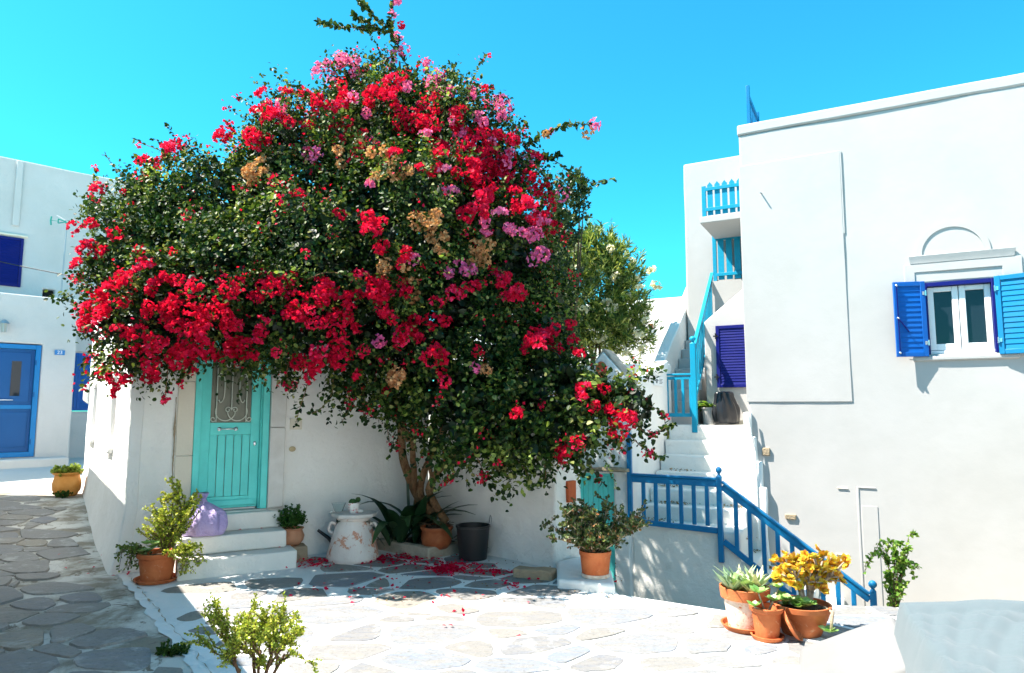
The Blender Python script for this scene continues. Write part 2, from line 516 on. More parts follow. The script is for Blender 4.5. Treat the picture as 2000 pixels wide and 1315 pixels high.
L_dry = leafmat('dry_leaf', [(0.0, (0.16, 0.09, 0.04)), (1.0, (0.36, 0.24, 0.11))], 0.8, 0.2, 0.1)
L_moss = leafmat('weed_leaf', [(0.0, (0.02, 0.05, 0.010)), (1.0, (0.06, 0.12, 0.02))], 0.6, 0.2, 0.2)
L_cact = leafmat('cactus_skin', [(0.0, (0.035, 0.09, 0.025)), (1.0, (0.10, 0.17, 0.05))], 0.6, 0.0, 0.2)

# ------------------------------------------------------------------ leaf meshes
T_HEART = (np.array([(0, 0, 0), (.16, .34, .05), (.58, .33, .07), (1, 0, -.12), (.58, -.33, .07), (.16, -.34, .05)], float), [(0, 3, 2, 1), (0, 5, 4, 3)])
T_DIAM = (np.array([(0, 0, 0), (.5, .38, .10), (1, 0, -.05), (.5, -.38, .10)], float), [(0, 2, 1), (0, 3, 2)])
T_BRACT = (np.array([(0, 0, 0), (.45, .46, .16), (1, 0, .05), (.45, -.46, .16)], float), [(0, 2, 1), (0, 3, 2)])
T_LANCE = (np.array([(0, 0, 0), (.35, .085, .02), (.7, .07, .0), (1, 0, -.08), (.7, -.07, .0), (.35, -.085, .02)], float), [(0, 3, 2, 1), (0, 5, 4, 3)])
T_OVAL = (np.array([(0, 0, 0), (.25, .26, .03), (.7, .34, .06), (1, 0, .02), (.7, -.34, .06), (.25, -.26, .03)], float), [(0, 3, 2, 1), (0, 5, 4, 3)])
def unit(a):
    return a / np.maximum(np.linalg.norm(a, axis=1, keepdims=True), 1e-9)
def leaf_verts(T, pos, d, nrm, size):
    d = unit(d); side = unit(np.cross(nrm, d)); up = np.cross(d, side)
    t = T[0]
    v = (pos[:, None, :] + size[:, None, None] * (t[None, :, 0, None] * d[:, None, :] + t[None, :, 1, None] * side[:, None, :] + t[None, :, 2, None] * up[:, None, :]))
    return v.reshape(-1, 3)
def leaves(name, mat, T, pos, d, nrm, size, parent=None, rnd=None, origin=None, kind=None):
    pos = np.asarray(pos, float); n = len(pos)
    d = np.asarray(d, float); nrm = np.asarray(nrm, float)
    size = np.broadcast_to(np.asarray(size, float), (n,)).copy()
    if rnd is None: rnd = RNG.random(n)
    k = len(T[0])
    v = leaf_verts(T, pos, d, nrm, size)
    if origin is None:
        lo, hi = v.min(0), v.max(0); origin = np.array([(lo[0] + hi[0]) / 2, (lo[1] + hi[1]) / 2, lo[2]])
    origin = np.asarray(origin, float)
    v = v - origin
    m = bpy.data.meshes.new(name)
    nf = len(T[1]); fl = np.array(T[1]); fk = fl.shape[1]
    loops = (fl[None] + (np.arange(n) * k)[:, None, None]).reshape(-1)
    m.vertices.add(n * k); m.vertices.foreach_set('co', v.astype(np.float32).ravel())
    m.loops.add(len(loops)); m.loops.foreach_set('vertex_index', loops.astype(np.int32))
    m.polygons.add(n * nf)
    m.polygons.foreach_set('loop_start', (np.arange(n * nf) * fk).astype(np.int32))
    m.polygons.foreach_set('loop_total', np.full(n * nf, fk, np.int32))
    a = m.attributes.new('rnd', 'FLOAT', 'POINT')
    a.data.foreach_set('value', np.repeat(rnd, k).astype(np.float32))
    m.update(calc_edges=True); m.validate()
    m.materials.append(mat)
    o = bpy.data.objects.new(name, m)
    _link(o, Vector(origin), parent)
    if kind: o['kind'] = kind
    return o
def rdir(n):
    return unit(RNG.normal(size=(n, 3)))
def npv(v): return np.array((v[0], v[1], v[2]), float)
def path_pts(path, n):
    """n points and tangents along a smooth path"""
    P = np.array([npv(p) for p in path]); k = len(P)
    t = np.linspace(0, k - 1.0001, n); i = t.astype(int); f = (t - i)[:, None]
    p0 = P[np.maximum(i - 1, 0)]; p1 = P[i]; p2 = P[np.minimum(i + 1, k - 1)]; p3 = P[np.minimum(i + 2, k - 1)]
    q = 0.5 * ((2 * p1) + (-p0 + p2) * f + (2 * p0 - 5 * p1 + 4 * p2 - p3) * f ** 2 + (-p0 + 3 * p1 - 3 * p2 + p3) * f ** 3)
    d = np.gradient(q, axis=0)
    return q, unit(d)
class LeafSet:
    def __init__(self): self.p = []; self.d = []; self.n = []; self.s = []
    def add(self, p, d, n, s):
        self.p.append(np.atleast_2d(p)); self.d.append(np.atleast_2d(d)); self.n.append(np.atleast_2d(n))
        self.s.append(np.broadcast_to(np.atleast_1d(np.asarray(s, float)), (len(self.p[-1]),)).copy())
    def along(self, path, n, size, spread=0.9, up=0.5):
        q, t = path_pts(path, n)
        r = rdir(n)
        dd = unit(t * 0.35 + r * spread)
        nn = unit(rdir(n) * 0.7 + np.array([0, 0, up]))
        self.add(q, dd, nn, size * RNG.uniform(0.65, 1.15, n))
    def build(self, name, mat, T, parent=None, kind=None, rnd=None):
        return leaves(name, mat, T, np.concatenate(self.p), np.concatenate(self.d), np.concatenate(self.n), np.concatenate(self.s), parent, rnd=rnd, kind=kind)

# ------------------------------------------------------------------ places
C0 = (-3.94, 7.10)
FH = Frame(C0, (0.87, 0.493))                       # front of the courtyard house
FS = Frame(C0, (-0.571, 0.821), flip=True)          # its lane side
CI = FH.p(3.32, 0, 0)
FW = Frame(CI, (0.722, -0.692))                     # low rough wall
LW = 2.07
FE = Frame((3.31, 9.60), (0.883, -0.469))           # front of the house with the shutters; n < 0 goes back
F23 = Frame((-9.70, 14.0), (0.727, 0.686))
D2 = F23.p(0, -2.2, 0)
FU = Frame(D2, (0.727, 0.686))
def EG(E, G, z): return FE.p(E, -G, z)
def smooth01(t):
    t = min(1, max(0, t)); return t * t * (3 - 2 * t)
def gz(x, y):
    """height of the paved ground: level court, lane rising gently"""
    s = (x - C0[0]) * FS.d.x + (y - C0[1]) * FS.d.y
    m = (x - C0[0]) * FS.n.x + (y - C0[1]) * FS.n.y
    if m < -0.3: return 0.0
    return 0.24 * smooth01((s - 1.2) / 5.8) + 0.26 * smooth01((s - 6.6) / 2.0)
def bar(mb, p0, p1, w, h, side=None):
    p0, p1 = Vector(p0), Vector(p1)
    d = (p1 - p0).normalized()
    sd = Vector(side).normalized() if side is not None else d.cross(Vector((0, 0, 1))).normalized()
    up = sd.cross(d).normalized()
    if up.z < 0: up = -up
    q = [p + sd * (a * w / 2) + up * (b * h / 2) for p in (p0, p1) for a, b in ((-1, -1), (1, -1), (1, 1), (-1, 1))]
    return mb.add(q, [(0, 1, 2, 3), (7, 6, 5, 4), (0, 4, 5, 1), (1, 5, 6, 2), (2, 6, 7, 3), (3, 7, 4, 0)])

# ------------------------------------------------------------------ terrain and pavements
def ground_sheet(name, x0, x1, y0, y1, z, mat, n=24):
    mb = MB(); vs = []; fs = []
    for i in range(n + 1):
        for j in range(n + 1):
            vs.append((x0 + (x1 - x0) * i / n, y0 + (y1 - y0) * j / n, z))
    for i in range(n):
        for j in range(n):
            a = i * (n + 1) + j
            fs.append((a, a + n + 1, a + n + 2, a + 1))
    mb.add(vs, fs)
    return tag(mb.build(name, mat), kind='structure')
M_earth = mottled('pale_earth', (0.42, 0.38, 0.31), (0.34, 0.30, 0.24), 0.7, 1.0, 0.6, 0.05)
ground_sheet('terrain', -300, 300, -200, 700, -1.02, M_earth)
M_mortar = plaster('painted_mortar', (0.74, 0.745, 0.735), (0.30, 0.28, 0.25), amount=0.45, relief=1.2)
M_mortl = mottled('worn_lane_mortar', (0.62, 0.60, 0.55), (0.27, 0.24, 0.19), 1.7, 0.95, 1.0, 0.02, c3=(0.20, 0.17, 0.13), thr=(0.44, 0.58), fine=45)
M_apron = plaster('lane_concrete', (0.60, 0.59, 0.57), (0.40, 0.37, 0.32), amount=0.4, relief=0.6)
M_stones = stone_mat('flagstone', [(0.19, 0.19, 0.195), (0.25, 0.24, 0.22), (0.165, 0.175, 0.20), (0.27, 0.245, 0.205), (0.185, 0.215, 0.265), (0.235, 0.235, 0.24), (0.19, 0.19, 0.195)])
M_stonel = stone_mat('lane_flagstone', [(0.20, 0.20, 0.205), (0.26, 0.24, 0.21), (0.23, 0.23, 0.235), (0.31, 0.27, 0.21), (0.19, 0.20, 0.23), (0.24, 0.23, 0.215), (0.20, 0.20, 0.205)])
# joint line between lane and court
JA, JB = Vector((C0[0], C0[1])), Vector((-1.95, 4.5))
JD = (JB - JA).normalized()
def jside(x, y):
    """> 0 on the court side"""
    return JD.x * (y - JA.y) - JD.y * (x - JA.x)
A_, B_ = Vector((0.97, 6.36)), Vector((2.10, 5.67))
COURT = [(-4.1, 7.25), (-1.95 + JD.x * 0, 4.5), (JB.x + JD.x * 9, JB.y + JD.y * 9), (9, -3), (9, 3.6), (5.2, 5.3), (3.6, 5.9), (2.75, 6.02), (2.45, 6.0), (2.27, 5.86), (2.10, 5.67), (1.6, 5.97), (0.97, 6.36), (0.92, 7.0), (0.80, 7.9), (-0.3, 9.4), (-1.1, 9.3)]
LANE = [(-4.1 + 0.16, 7.1), (JB.x, JB.y), (JB.x + JD.x * 9, JB.y + JD.y * 9), FS.p(-13, 3.0, 0)[:2], FS.p(6.55, 3.0, 0)[:2], FS.p(6.55, 0.0, 0)[:2]]
def inside(poly, x, y):
    c = False; n = len(poly)
    for i in range(n):
        x1, y1 = poly[i]; x2, y2 = poly[(i + 1) % n]
        if (y1 > y) != (y2 > y) and x < (x2 - x1) * (y - y1) / (y2 - y1) + x1: c = not c
    return c
# court slab: top at 0, a real drop at its right edge
mb = MB()
rim = [Vector((x, y, 0)) for x, y in COURT]
mb.prism([Vector((v.x, v.y, -1.1)) for v in rim], rim)
court = tag(mb.build('court_pavement', M_mortar, origin=(0, 4.5, 0)), kind='structure')
bv = court.modifiers.new('bevel', 'BEVEL'); bv.width = 0.03; bv.segments = 2; bv.limit_method = 'ANGLE'
# lane sheet, follows gz
mb = MB()
vs = []; fs = []
NS, NM = 46, 10
for i in range(NS + 1):
    for j in range(NM + 1):
        s = -13 + 19.6 * i / NS; m_ = 0.0 + 3.0 * j / NM
        p = FS.p(s, m_, 0)
        if s < 0:                                  # the lane's inner edge follows the joint line
            q = Vector((JA.x, JA.y)) + JD * (-s * 0.999)
            a = FS.p(s, 3.0, 0)
            f = j / NM
            p = Vector((q.x + (a.x - q.x) * f, q.y + (a.y - q.y) * f, 0))
        vs.append((p.x, p.y, gz(p.x, p.y) + 0.004 + 0.012 * mnoise.noise(Vector((p.x, p.y, 3.0)) * 0.9)))
for i in range(NS):
    for j in range(NM):
        a = i * (NM + 1) + j
        fs.append((a, a + 1, a + NM + 2, a + NM + 1))
mb.add(vs, fs)
lane = tag(mb.build('lane_pavement', M_mortl, origin=(-5, 7, 0), smooth=180), kind='structure')
# concrete apron at the top of the lane
mb = MB(); vs = []; fs = []
for i in range(25):
    for j in range(13):
        p = FS.p(6.45 + 7.5 * i / 24, -2.2 + 9.5 * j / 12, 0)
        vs.append((p.x, p.y, max(gz(p.x, p.y), 0.24 * smooth01((6.45 + 7.5 * i / 24 - 1.2) / 5.8) + 0.26 * smooth01((6.45 + 7.5 * i / 24 - 6.6) / 2.0)) + 0.016))
for i in range(24):
    for j in range(12):
        a = i * 13 + j
        fs.append((a, a + 1, a + 14, a + 13))
mb.add(vs, fs)
apron = tag(mb.build('lane_apron', M_apron, smooth=180), kind='structure')

# flagstones: irregular cells, shrunk by the joint and rounded
def clip(poly, a, b, c):
    """keep a*x+b*y<=c"""
    out = []
    for i in range(len(poly)):
        p, q = poly[i], poly[(i + 1) % len(poly)]
        dp, dq = a * p[0] + b * p[1] - c, a * q[0] + b * q[1] - c
        if dp <= 0: out.append(p)
        if (dp < 0 < dq) or (dq < 0 < dp):
            t = dp / (dp - dq); out.append((p[0] + (q[0] - p[0]) * t, p[1] + (q[1] - p[1]) * t))
    return out
def cells(test, bbox, spacing, gap, rot, aspect, rnd):
    """irregular flagstone outlines inside a region"""
    x0, x1, y0, y1 = bbox
    c, s = math.cos(rot), math.sin(rot)
    def tow(u, v): return (c * u * aspect - s * v, s * u * aspect + c * v)
    def tol(x, y): return ((c * x + s * y) / aspect, -s * x + c * y)
    pts = []
    cr = [tol(x, y) for x in (x0, x1) for y in (y0, y1)]
    u0, u1 = min(p[0] for p in cr), max(p[0] for p in cr); v0, v1 = min(p[1] for p in cr), max(p[1] for p in cr)
    grid = {}
    tries = int((u1 - u0) * (v1 - v0) / spacing ** 2 * 14)
    for _ in range(tries):
        u, v = rnd.uniform(u0, u1), rnd.uniform(v0, v1)
        x, y = tow(u, v)
        if not (x0 - .5 < x < x1 + .5 and y0 - .5 < y < y1 + .5): continue
        r = spacing * rnd.choice((0.62, 0.8, 1.0, 1.15))
        gi, gj = int(u // spacing), int(v // spacing)
        if any(math.hypot(u - a, v - b) < max(r, rr) * 0.82 for i in range(-2, 3) for j in range(-2, 3) for a, b, rr in grid.get((gi + i, gj + j), ())): continue
        grid.setdefault((gi, gj), []).append((u, v, r)); pts.append((u, v, r))
    out = []
    for (u, v, r) in pts:
        X, Y = tow(u, v)
        if not test(X, Y): continue
        L = spacing * 1.6
        poly = [(u - L, v - L), (u + L, v - L), (u + L, v + L), (u - L, v + L)]
        gi, gj = int(u // spacing), int(v // spacing)
        for i in range(-3, 4):
            for j in range(-3, 4):
                for a, b, rr in grid.get((gi + i, gj + j), ()):
                    if a == u and b == v: continue
                    du, dv = a - u, b - v; D = math.hypot(du, dv)
                    # weighted bisector, pulled in by the joint
                    mid = D / 2 + (r * r - rr * rr) / (2 * D) * 0.6
                    poly = clip(poly, du / D, dv / D, (du * u + dv * v) / D + mid - gap * rnd.uniform(0.35, 0.75))
        if len(poly) < 3: continue
        W = [tow(*p) for p in poly]
        # jitter the corners, then round them
        if len(W) > 3 and rnd.random() < .3:
            W.pop(rnd.randrange(len(W)))
        W = [(x + rnd.uniform(-.018, .018), y + rnd.uniform(-.018, .018)) for x, y in W]
        for k in range(2):
            Q = []
            cut = 0.18 if k == 0 else 0.24
            for i in range(len(W)):
                p, q = W[i], W[(i + 1) % len(W)]
                Q.append((p[0] + (q[0] - p[0]) * cut, p[1] + (q[1] - p[1]) * cut)); Q.append((p[0] + (q[0] - p[0]) * (1 - cut), p[1] + (q[1] - p[1]) * (1 - cut)))
            W = Q
            W = [(x + rnd.uniform(-.008, .008), y + rnd.uniform(-.008, .008)) for x, y in W]
            if len(W) > 12: break
        area = abs(sum(W[i][0] * W[(i + 1) % len(W)][1] - W[(i + 1) % len(W)][0] * W[i][1] for i in range(len(W)))) / 2
        if area < 0.006: continue
        if not all(test(x, y) for x, y in W): continue
        out.append((W, area))
    return out
def stone_geo(W, h, zf):
    cx = sum(p[0] for p in W) / len(W); cy = sum(p[1] for p in W) / len(W)
    n = len(W)
    vs = [(x, y, zf(x, y) - 0.012) for x, y in W] + [(cx + (x - cx) * .97, cy + (y - cy) * .97, zf(x, y) + h) for x, y in W]
    fs = [(i, (i + 1) % n, n + (i + 1) % n, n + i) for i in range(n)] + [tuple(range(n, 2 * n))]
    return vs, fs, (cx, cy, zf(cx, cy))
def lay(parent, sts, mat, zf, h, limit, rest):
    def seen(st):
        cx = sum(p[0] for p in st[0]) / len(st[0]); cy = sum(p[1] for p in st[0]) / len(st[0])
        if cy < 3.9: return 0
        px, py = PX((cx, cy, 0.0))
        if not (-40 < px < 2040 and py < 1360): return 0
        return st[1] / cy ** 3
    sts = sorted(sts, key=seen, reverse=True)
    out = MB(); lst = []
    for i, (W, area) in enumerate(sts):
        vs, fs, c = stone_geo(W, h * random.uniform(0.5, 1.7), zf)
        tx_, ty_ = random.gauss(0, .009), random.gauss(0, .009)
        vs = [(x, y, z + ((x - c[0]) * tx_ + (y - c[1]) * ty_ if k_ >= len(W) else 0)) for k_, (x, y, z) in enumerate(vs)]
        if i < limit and seen((W, area)) > 0:
            b = MB().add(vs, fs)
            o = b.build('paving_stone', mat, parent, origin=c)
            for k in range(len(W), 2 * len(W)): pass
        else: out.add(vs, fs)
    if out.v:
        o = out.build(rest, mat, parent)
        o['kind'] = 'stuff'
        m = o.data
        a = m.attributes.new('rnd', 'FLOAT', 'POINT')
        vals = np.zeros(len(m.vertices)); 
        co = np.zeros(len(m.vertices) * 3); m.vertices.foreach_get('co', co)
        # one value per connected stone
        k = 0; r = 0.0
        st = [len(W) for W, _ in sts if True]
        idx = 0
        for i, (W, area) in enumerate(sts):
            if i < limit and seen((W, area)) > 0: continue
            vals[idx:idx + 2 * len(W)] = random.random(); idx += 2 * len(W)
        a.data.foreach_set('value', vals.astype(np.float32))
rs = random.Random(5)
def in_court(x, y):
    if not inside(COURT, x, y): return False
    if jside(x, y) < 0.09: return False
    if y > 3.0 and x > 0.6 and min(math.hypot(x - px_, y - py_) for px_, py_ in ((0.97, 6.36), (1.3, 6.16), (1.6, 5.97), (2.1, 5.67))) < 0.10: return False
    s = (x - C0[0]) * FH.d.x + (y - C0[1]) * FH.d.y; n = (x - C0[0]) * FH.n.x + (y - C0[1]) * FH.n.y
    if n < 0.06 and s < 3.4: return False
    if 0.5 < s < 1.66 and n < 0.64: return False
    s2 = (x - CI.x) * FW.d.x + (y - CI.y) * FW.d.y; n2 = (x - CI.x) * FW.n.x + (y - CI.y) * FW.n.y
    if n2 < 0.08 and s2 < LW + 0.1: return False
    return True
def in_lane(x, y):
    s = (x - C0[0]) * FS.d.x + (y - C0[1]) * FS.d.y; m_ = (x - C0[0]) * FS.n.x + (y - C0[1]) * FS.n.y
    if s > 6.35 or m_ > 2.6: return False
    if s > 0 and m_ < 0.14: return False
    return jside(x, y) < -0.07
lay(court, cells(in_court, (-4.0, 6.0, 1.2, 9.0), 0.35, 0.042, 0.15, 1.35, rs), M_stones, lambda x, y: 0.0, 0.0045, 190, 'far_paving_stones')
lay(lane, cells(in_lane, (-9.5, -0.4, 3.2, 12.6), 0.35, 0.017, -0.45, 1.45, rs), M_stonel, lambda x, y: gz(x, y) + 0.004, 0.012, 110, 'far_lane_stones')
# crack line along the joint
mb = MB(); vs = []; JN = Vector((-JD.y, JD.x))
for i in range(60):
    c_ = JA + JD * (0.06 + 0.07 * i) + JN * 0.03 * mnoise.noise(Vector((i * .37, 2, 0)))
    for sg_j, k_ in ((-1, 0.4), (1, 7.7)):
        e_ = c_ + JN * sg_j * (0.045 + 0.03 * mnoise.noise(Vector((i * .8, k_, 1)))); vs.append((e_.x, e_.y, 0.013 + 0.004 * mnoise.noise(Vector((i * .9, k_, 4)))))
mb.add(vs, [(2 * i, 2 * i + 1, 2 * i + 3, 2 * i + 2) for i in range(59)])
tag(mb.build('pavement_joint', M_mortar), kind='structure')
mb = MB(); vs = []
for i in range(90):
    c_ = JA + JD * (0.25 + 0.045 * i) + JN * (0.03 + 0.035 * mnoise.noise(Vector((i * .31, 5, 0))) + 0.012 * mnoise.noise(Vector((i * 1.3, 5, 0))))
    w_ = max(0.0005, 0.002 + 0.014 * mnoise.noise(Vector((i * .45, 9, 0))))
    for sg_j in (-1, 1):
        e_ = c_ + JN * sg_j * w_; vs.append((e_.x, e_.y, 0.0215))
mb.add(vs, [(2 * i, 2 * i + 1, 2 * i + 3, 2 * i + 2) for i in range(89)])
tag(mb.build('pavement_crack', M_stone), kind='structure')

# ------------------------------------------------------------------ courtyard house
H = thing('courtyard_house', FH.p(1.6, -1.5, 0), 'small whitewashed house with turquoise front door, half hidden under the red bougainvillea', 'house')
HT = 3.35
mb = MB().wall(FH, 0, 3.32, -0.2, HT, 0, -0.4, holes=[(0.597, 1.378, 0.54, 2.42)], step=0.3).wobble(0.013)
mb.build('front_wall', M_old, H, bevel=0.02)
mb = MB().wall(FS, 0.0, 6.8, -0.2, HT, 0.0, -0.4, holes=[], step=0.3)
for v_i, v in enumerate(mb.v):                      # the old wall splays out at its foot
    pass
NICH = [(1.55, 2.1, 1.22, 2.05), (4.7, 5.6, 1.22, 2.05)]
mb = MB().wall(FS, -0.02, 6.8, -0.2, HT, 0.012, -0.12, holes=NICH, step=0.3).wobble(0.014)
foot = []
for v in mb.v:
    zz = v[2]; f = 0.10 * max(0, (0.75 - zz) / 0.75) ** 2 if zz < 0.75 else 0
    foot.append((v[0] + FS.n.x * f, v[1] + FS.n.y * f, v[2]))
mb.v = foot
mb.build('side_wall', M_white, H, bevel=0.02)
for a, b, c, d in NICH:
    MB().box(FS, a, b, -0.121, -0.20, c, d).build('blind_window', M_smooth, H)
    MB().box(FS, a - 0.08, b + 0.08, 0.008, 0.075, c - 0.10, c - 0.02).wobble(0.01, 5).build('window_sill', M_white, H, bevel=0.02)
mb = MB()
mb.prism([FS.p(6.62, 0.014, 1.75), FS.p(6.85, 0.014, 1.75), FS.p(6.85, 0.10, 1.82), FS.p(6.62, 0.10, 1.82)], [FS.p(6.62, 0.014, 2.15), FS.p(6.85, 0.014, 2.15), FS.p(6.85, 0.10, 2.08), FS.p(6.62, 0.10, 2.08)])
mb.build('wall_corbel', M_white, H, bevel=0.02)
pr = FH.p(3.32, 0, 0)
FHr = Frame((pr.x, pr.y), (-0.571, 0.821))
MB().wall(FHr, 0.41, 6.8, -0.2, HT, 0.0, -0.3, step=0.6).wobble(0.012).build('back_side_wall', M_white, H)
pb = FS.p(6.8, 0, 0); pc = FHr.p(6.8, 0, 0)
FHb = Frame((pb.x, pb.y), (pc.x - pb.x, pc.y - pb.y))
MB().wall(FHb, 0.2, 3.2, -0.2, HT - 0.01, 0.0, 0.3, step=0.6).build('rear_wall', M_white, H)
q = [FH.p(0.42, -0.41, HT - 0.2), FH.p(2.9, -0.41, HT - 0.2), FHr.p(6.5, 0.35, HT - 0.2), FS.p(6.5, -0.45, HT - 0.2)]
MB().prism([Vector((v.x, v.y, v.z - 0.15)) for v in q], q).build('roof', M_white, H)
# stone door surround
for nm, s0, s1, n1, zs, mt in (('door_jamb_stone', 1.378, 1.545, 0.055, (0.56, 1.45, 2.02, 2.46), M_marble), ('door_jamb_stone', 0.43, 0.597, 0.02, (0.56, 1.16, 1.95, 2.46), M_cream)):
    for za, zb in zip(zs, zs[1:]):
        MB().box(FH, s0, s1, -0.16, n1 + random.uniform(-.003, .003), za + 0.003, zb - 0.003).build(nm, mt, H, bevel=0.008)
MB().box(FH, 0.43, 1.545, -0.16, 0.05, 2.463, 2.62).build('door_lintel', M_marble, H, bevel=0.01)
MB().box(FH, 0.597, 1.378, -0.35, 0.03, 0.50, 0.553).build('door_sill', M_marble, H, bevel=0.008)
# painted frame
fm = MB().box(FH, 0.60, 0.668, -0.15, 0.008, 0.556, 2.41).box(FH, 1.302, 1.375, -0.15, 0.008, 0.556, 2.41).box(FH, 0.668, 1.302, -0.15, 0.006, 2.335, 2.41)
fm.box(FH, 1.285, 1.302, -0.15, -0.03, 0.556, 2.335)
fm.build('door_frame', M_turq, H, bevel=0.006)
# door leaf: stiles, rails, five boards, glass, grille
lf = MB()
d0, d1, dz0, dz1 = 0.671, 1.283, 0.575, 2.33
lf.box(FH, d0, d0 + 0.095, -0.115, -0.07, dz0, dz1).box(FH, d1 - 0.095, d1, -0.115, -0.07, dz0, dz1)
lf.box(FH, d0 + 0.095, d1 - 0.095, -0.115, -0.071, dz0, 0.70).box(FH, d0 + 0.095, d1 - 0.095, -0.115, -0.071, 1.37, 1.505).box(FH, d0 + 0.095, d1 - 0.095, -0.115, -0.071, 2.27, dz1)
door = lf.build('door', M_turq, H, bevel=0.005)
bw = (d1 - d0 - 0.19) / 5
for i in range(5):
    MB().box(FH, d0 + 0.096 + bw * i, d0 + 0.094 + bw * (i + 1) - 0.004, -0.108, -0.080, 0.702, 1.368).build('door_board', M_turq, door, bevel=0.004)
MB().box(FH, d0 + 0.05, d1 - 0.02, -0.068, -0.045, 0.60, 0.665).build('weather_bar', M_turq, door, bevel=0.012)
MB().box(FH, d0 + 0.02, d1 - 0.02, -0.075, -0.06, 0.557, 0.573).build('threshold_strip', M_steel, door)
MB().box(FH, d0 + 0.096, d1 - 0.096, -0.104, -0.096, 1.507, 2.268).build('glass_pane', M_doorglass, door)
gr = MB()
gc, gw, g0, g1 = (d0 + d1) / 2, (d1 - d0 - 0.19) / 2, 1.51, 2.265
def gp(s, z): return FH.p(gc + s, -0.060, z)
def arc(cx, cz, r, a0, a1, n=14, r1=None):
    r1 = r if r1 is None else r1
    return [gp(cx + (r + (r1 - r) * i / n) * math.cos(R(a0 + (a1 - a0) * i / n)), cz + (r + (r1 - r) * i / n) * math.sin(R(a0 + (a1 - a0) * i / n))) for i in range(n + 1)]
tk = 0.0062
gr.tube([gp(0, g0 + 0.13), gp(0, g1 - 0.07)], tk, 6)
for sg in (-1, 1):
    # outer verticals with end scrolls
    gr.tube([gp(sg * 0.155, g0 + 0.0)] + [gp(sg * 0.155, z) for z in (g0 + 0.2, g0 + 0.5, g1 - 0.02)], tk, 6)
    gr.tube(arc(sg * 0.186, g0 + 0.034, 0.031, 180 if sg > 0 else 0, (180 + 380) if sg > 0 else -380, 18, 0.012), tk, 6)
    # lower and upper lyre rings
    gr.tube(arc(sg * 0.062, g0 + 0.118, 0.102, 90 - sg * 70, 90 - sg * 270, 18), tk, 6)
    gr.tube(arc(sg * 0.058, g1 - 0.13, 0.10, -90 + sg * 80, -90 + sg * 270, 18), tk, 6)
    gr.tube(arc(sg * 0.036, g0 + 0.135, 0.034, 180 if sg > 0 else 0, (180 - 420) if sg > 0 else 420, 18, 0.010), tk, 6)
    gr.tube(arc(sg * 0.040, g1 - 0.125, 0.036, 180 if sg > 0 else 0, (180 - 420) if sg > 0 else 420, 18, 0.010), tk, 6)
    # inner S bars
    pts = [gp(sg * 0.135, g0 + 0.245), gp(sg * 0.115, g0 + 0.215), gp(sg * 0.085, g0 + 0.26), gp(sg * 0.078, g0 + 0.36), gp(sg * 0.080, g0 + 0.46), gp(sg * 0.10, g0 + 0.53), gp(sg * 0.135, g0 + 0.535), gp(sg * 0.146, g0 + 0.51), gp(sg * 0.128, g0 + 0.50)]
    gr.tube([Vector(v) for v in path_pts(pts, 26)[0]], tk, 6)
gr.build('scroll_grille', M_iron, door, smooth=180)
hd = MB()
hd.lathe([(0.0, -0.004), (0.021, -0.004), (0.023, 0.006), (0.012, 0.012), (0.0, 0.012)], (0, 0, 0), 14)
hm = hd.v; hd2 = MB()
for sg in (-1, 1):
    hd2.add([FH.p(gc - 0.03 + sg * 0.085 + v[0], -0.07 + v[2], 1.435 + v[1]) for v in hm], hd.f)
hd2.tube([FH.p(gc - 0.115, -0.057, 1.435), FH.p(gc - 0.09, -0.035, 1.435), FH.p(gc + 0.03, -0.035, 1.435), FH.p(gc + 0.055, -0.057, 1.435)], 0.008, 8)
hd2.build('pull_handle', M_metal, door, smooth=60)
lk_ = MB().add([FH.p(d1 - 0.045 + v[0] * 0.75, -0.07 + v[2], 1.27 + v[1] * 1.1) for v in hm], hd.f)
lk_.build('door_lock', M_metal, door, smooth=60)
for sg in (-0.10, 0.09):
    MB().tube([FH.p(gc + sg - 0.012, -0.068, 1.46), FH.p(gc + sg, -0.066, 1.452), FH.p(gc + sg + 0.012, -0.068, 1.46)], 0.0035, 6).build('grille_clip', M_turq, door)
# old crack with brown run-off, left of the door
mb = MB(); vs = []
for i in range(46):
    z = 1.78 - 0.021 * i
    c_ = 0.415 + 0.012 * mnoise.noise(Vector((z * 3, 1, 0))); w_ = 0.003 + 0.012 * max(0, mnoise.noise(Vector((z * 4.5, 7, 2))) + .35) * (1 if 6 < i < 36 else .35)
    for sg_c in (-1, 1): vs.append(FH.p(c_ + sg_c * w_ + 0.004 * mnoise.noise(Vector((z * 30, sg_c, 0))), 0.0205, z))
mb.add(vs, [(2 * i, 2 * i + 1, 2 * i + 3, 2 * i + 2) for i in range(45)])
mb.build('wall_crack', M_stone, H)
# meter hatch and bell plate
mb = MB().box(FH, 1.60, 1.735, 0.004, 0.014, 1.42, 1.545)
mb.build('meter_hatch', M_cream, H, bevel=0.003)
mb = MB().add([FH.p(1.635 + v[0] * 1.7, 0.008 + v[2] * 0.8, 1.20 + v[1] * 1.35) for v in hm], hd.f)
mb.build('bell_plate', M_brass, H, smooth=60)

ST = thing('door_steps', FH.p(1.05, 0.3, 0), 'three whitewashed steps below the turquoise house door', 'steps')
for (s0, s1, n1, z0, z1) in ((0.46, 1.60, 0.60, -0.05, 0.18), (0.47, 1.53, 0.375, 0.182, 0.36), (0.48, 1.50, 0.145, 0.362, 0.54)):
    MB().wall(FH, s0, s1, z0, z1, n1, 0.004, step=0.12).wobble(0.007, 2.5).build('step', M_step, ST, bevel=0.018, seg=3)

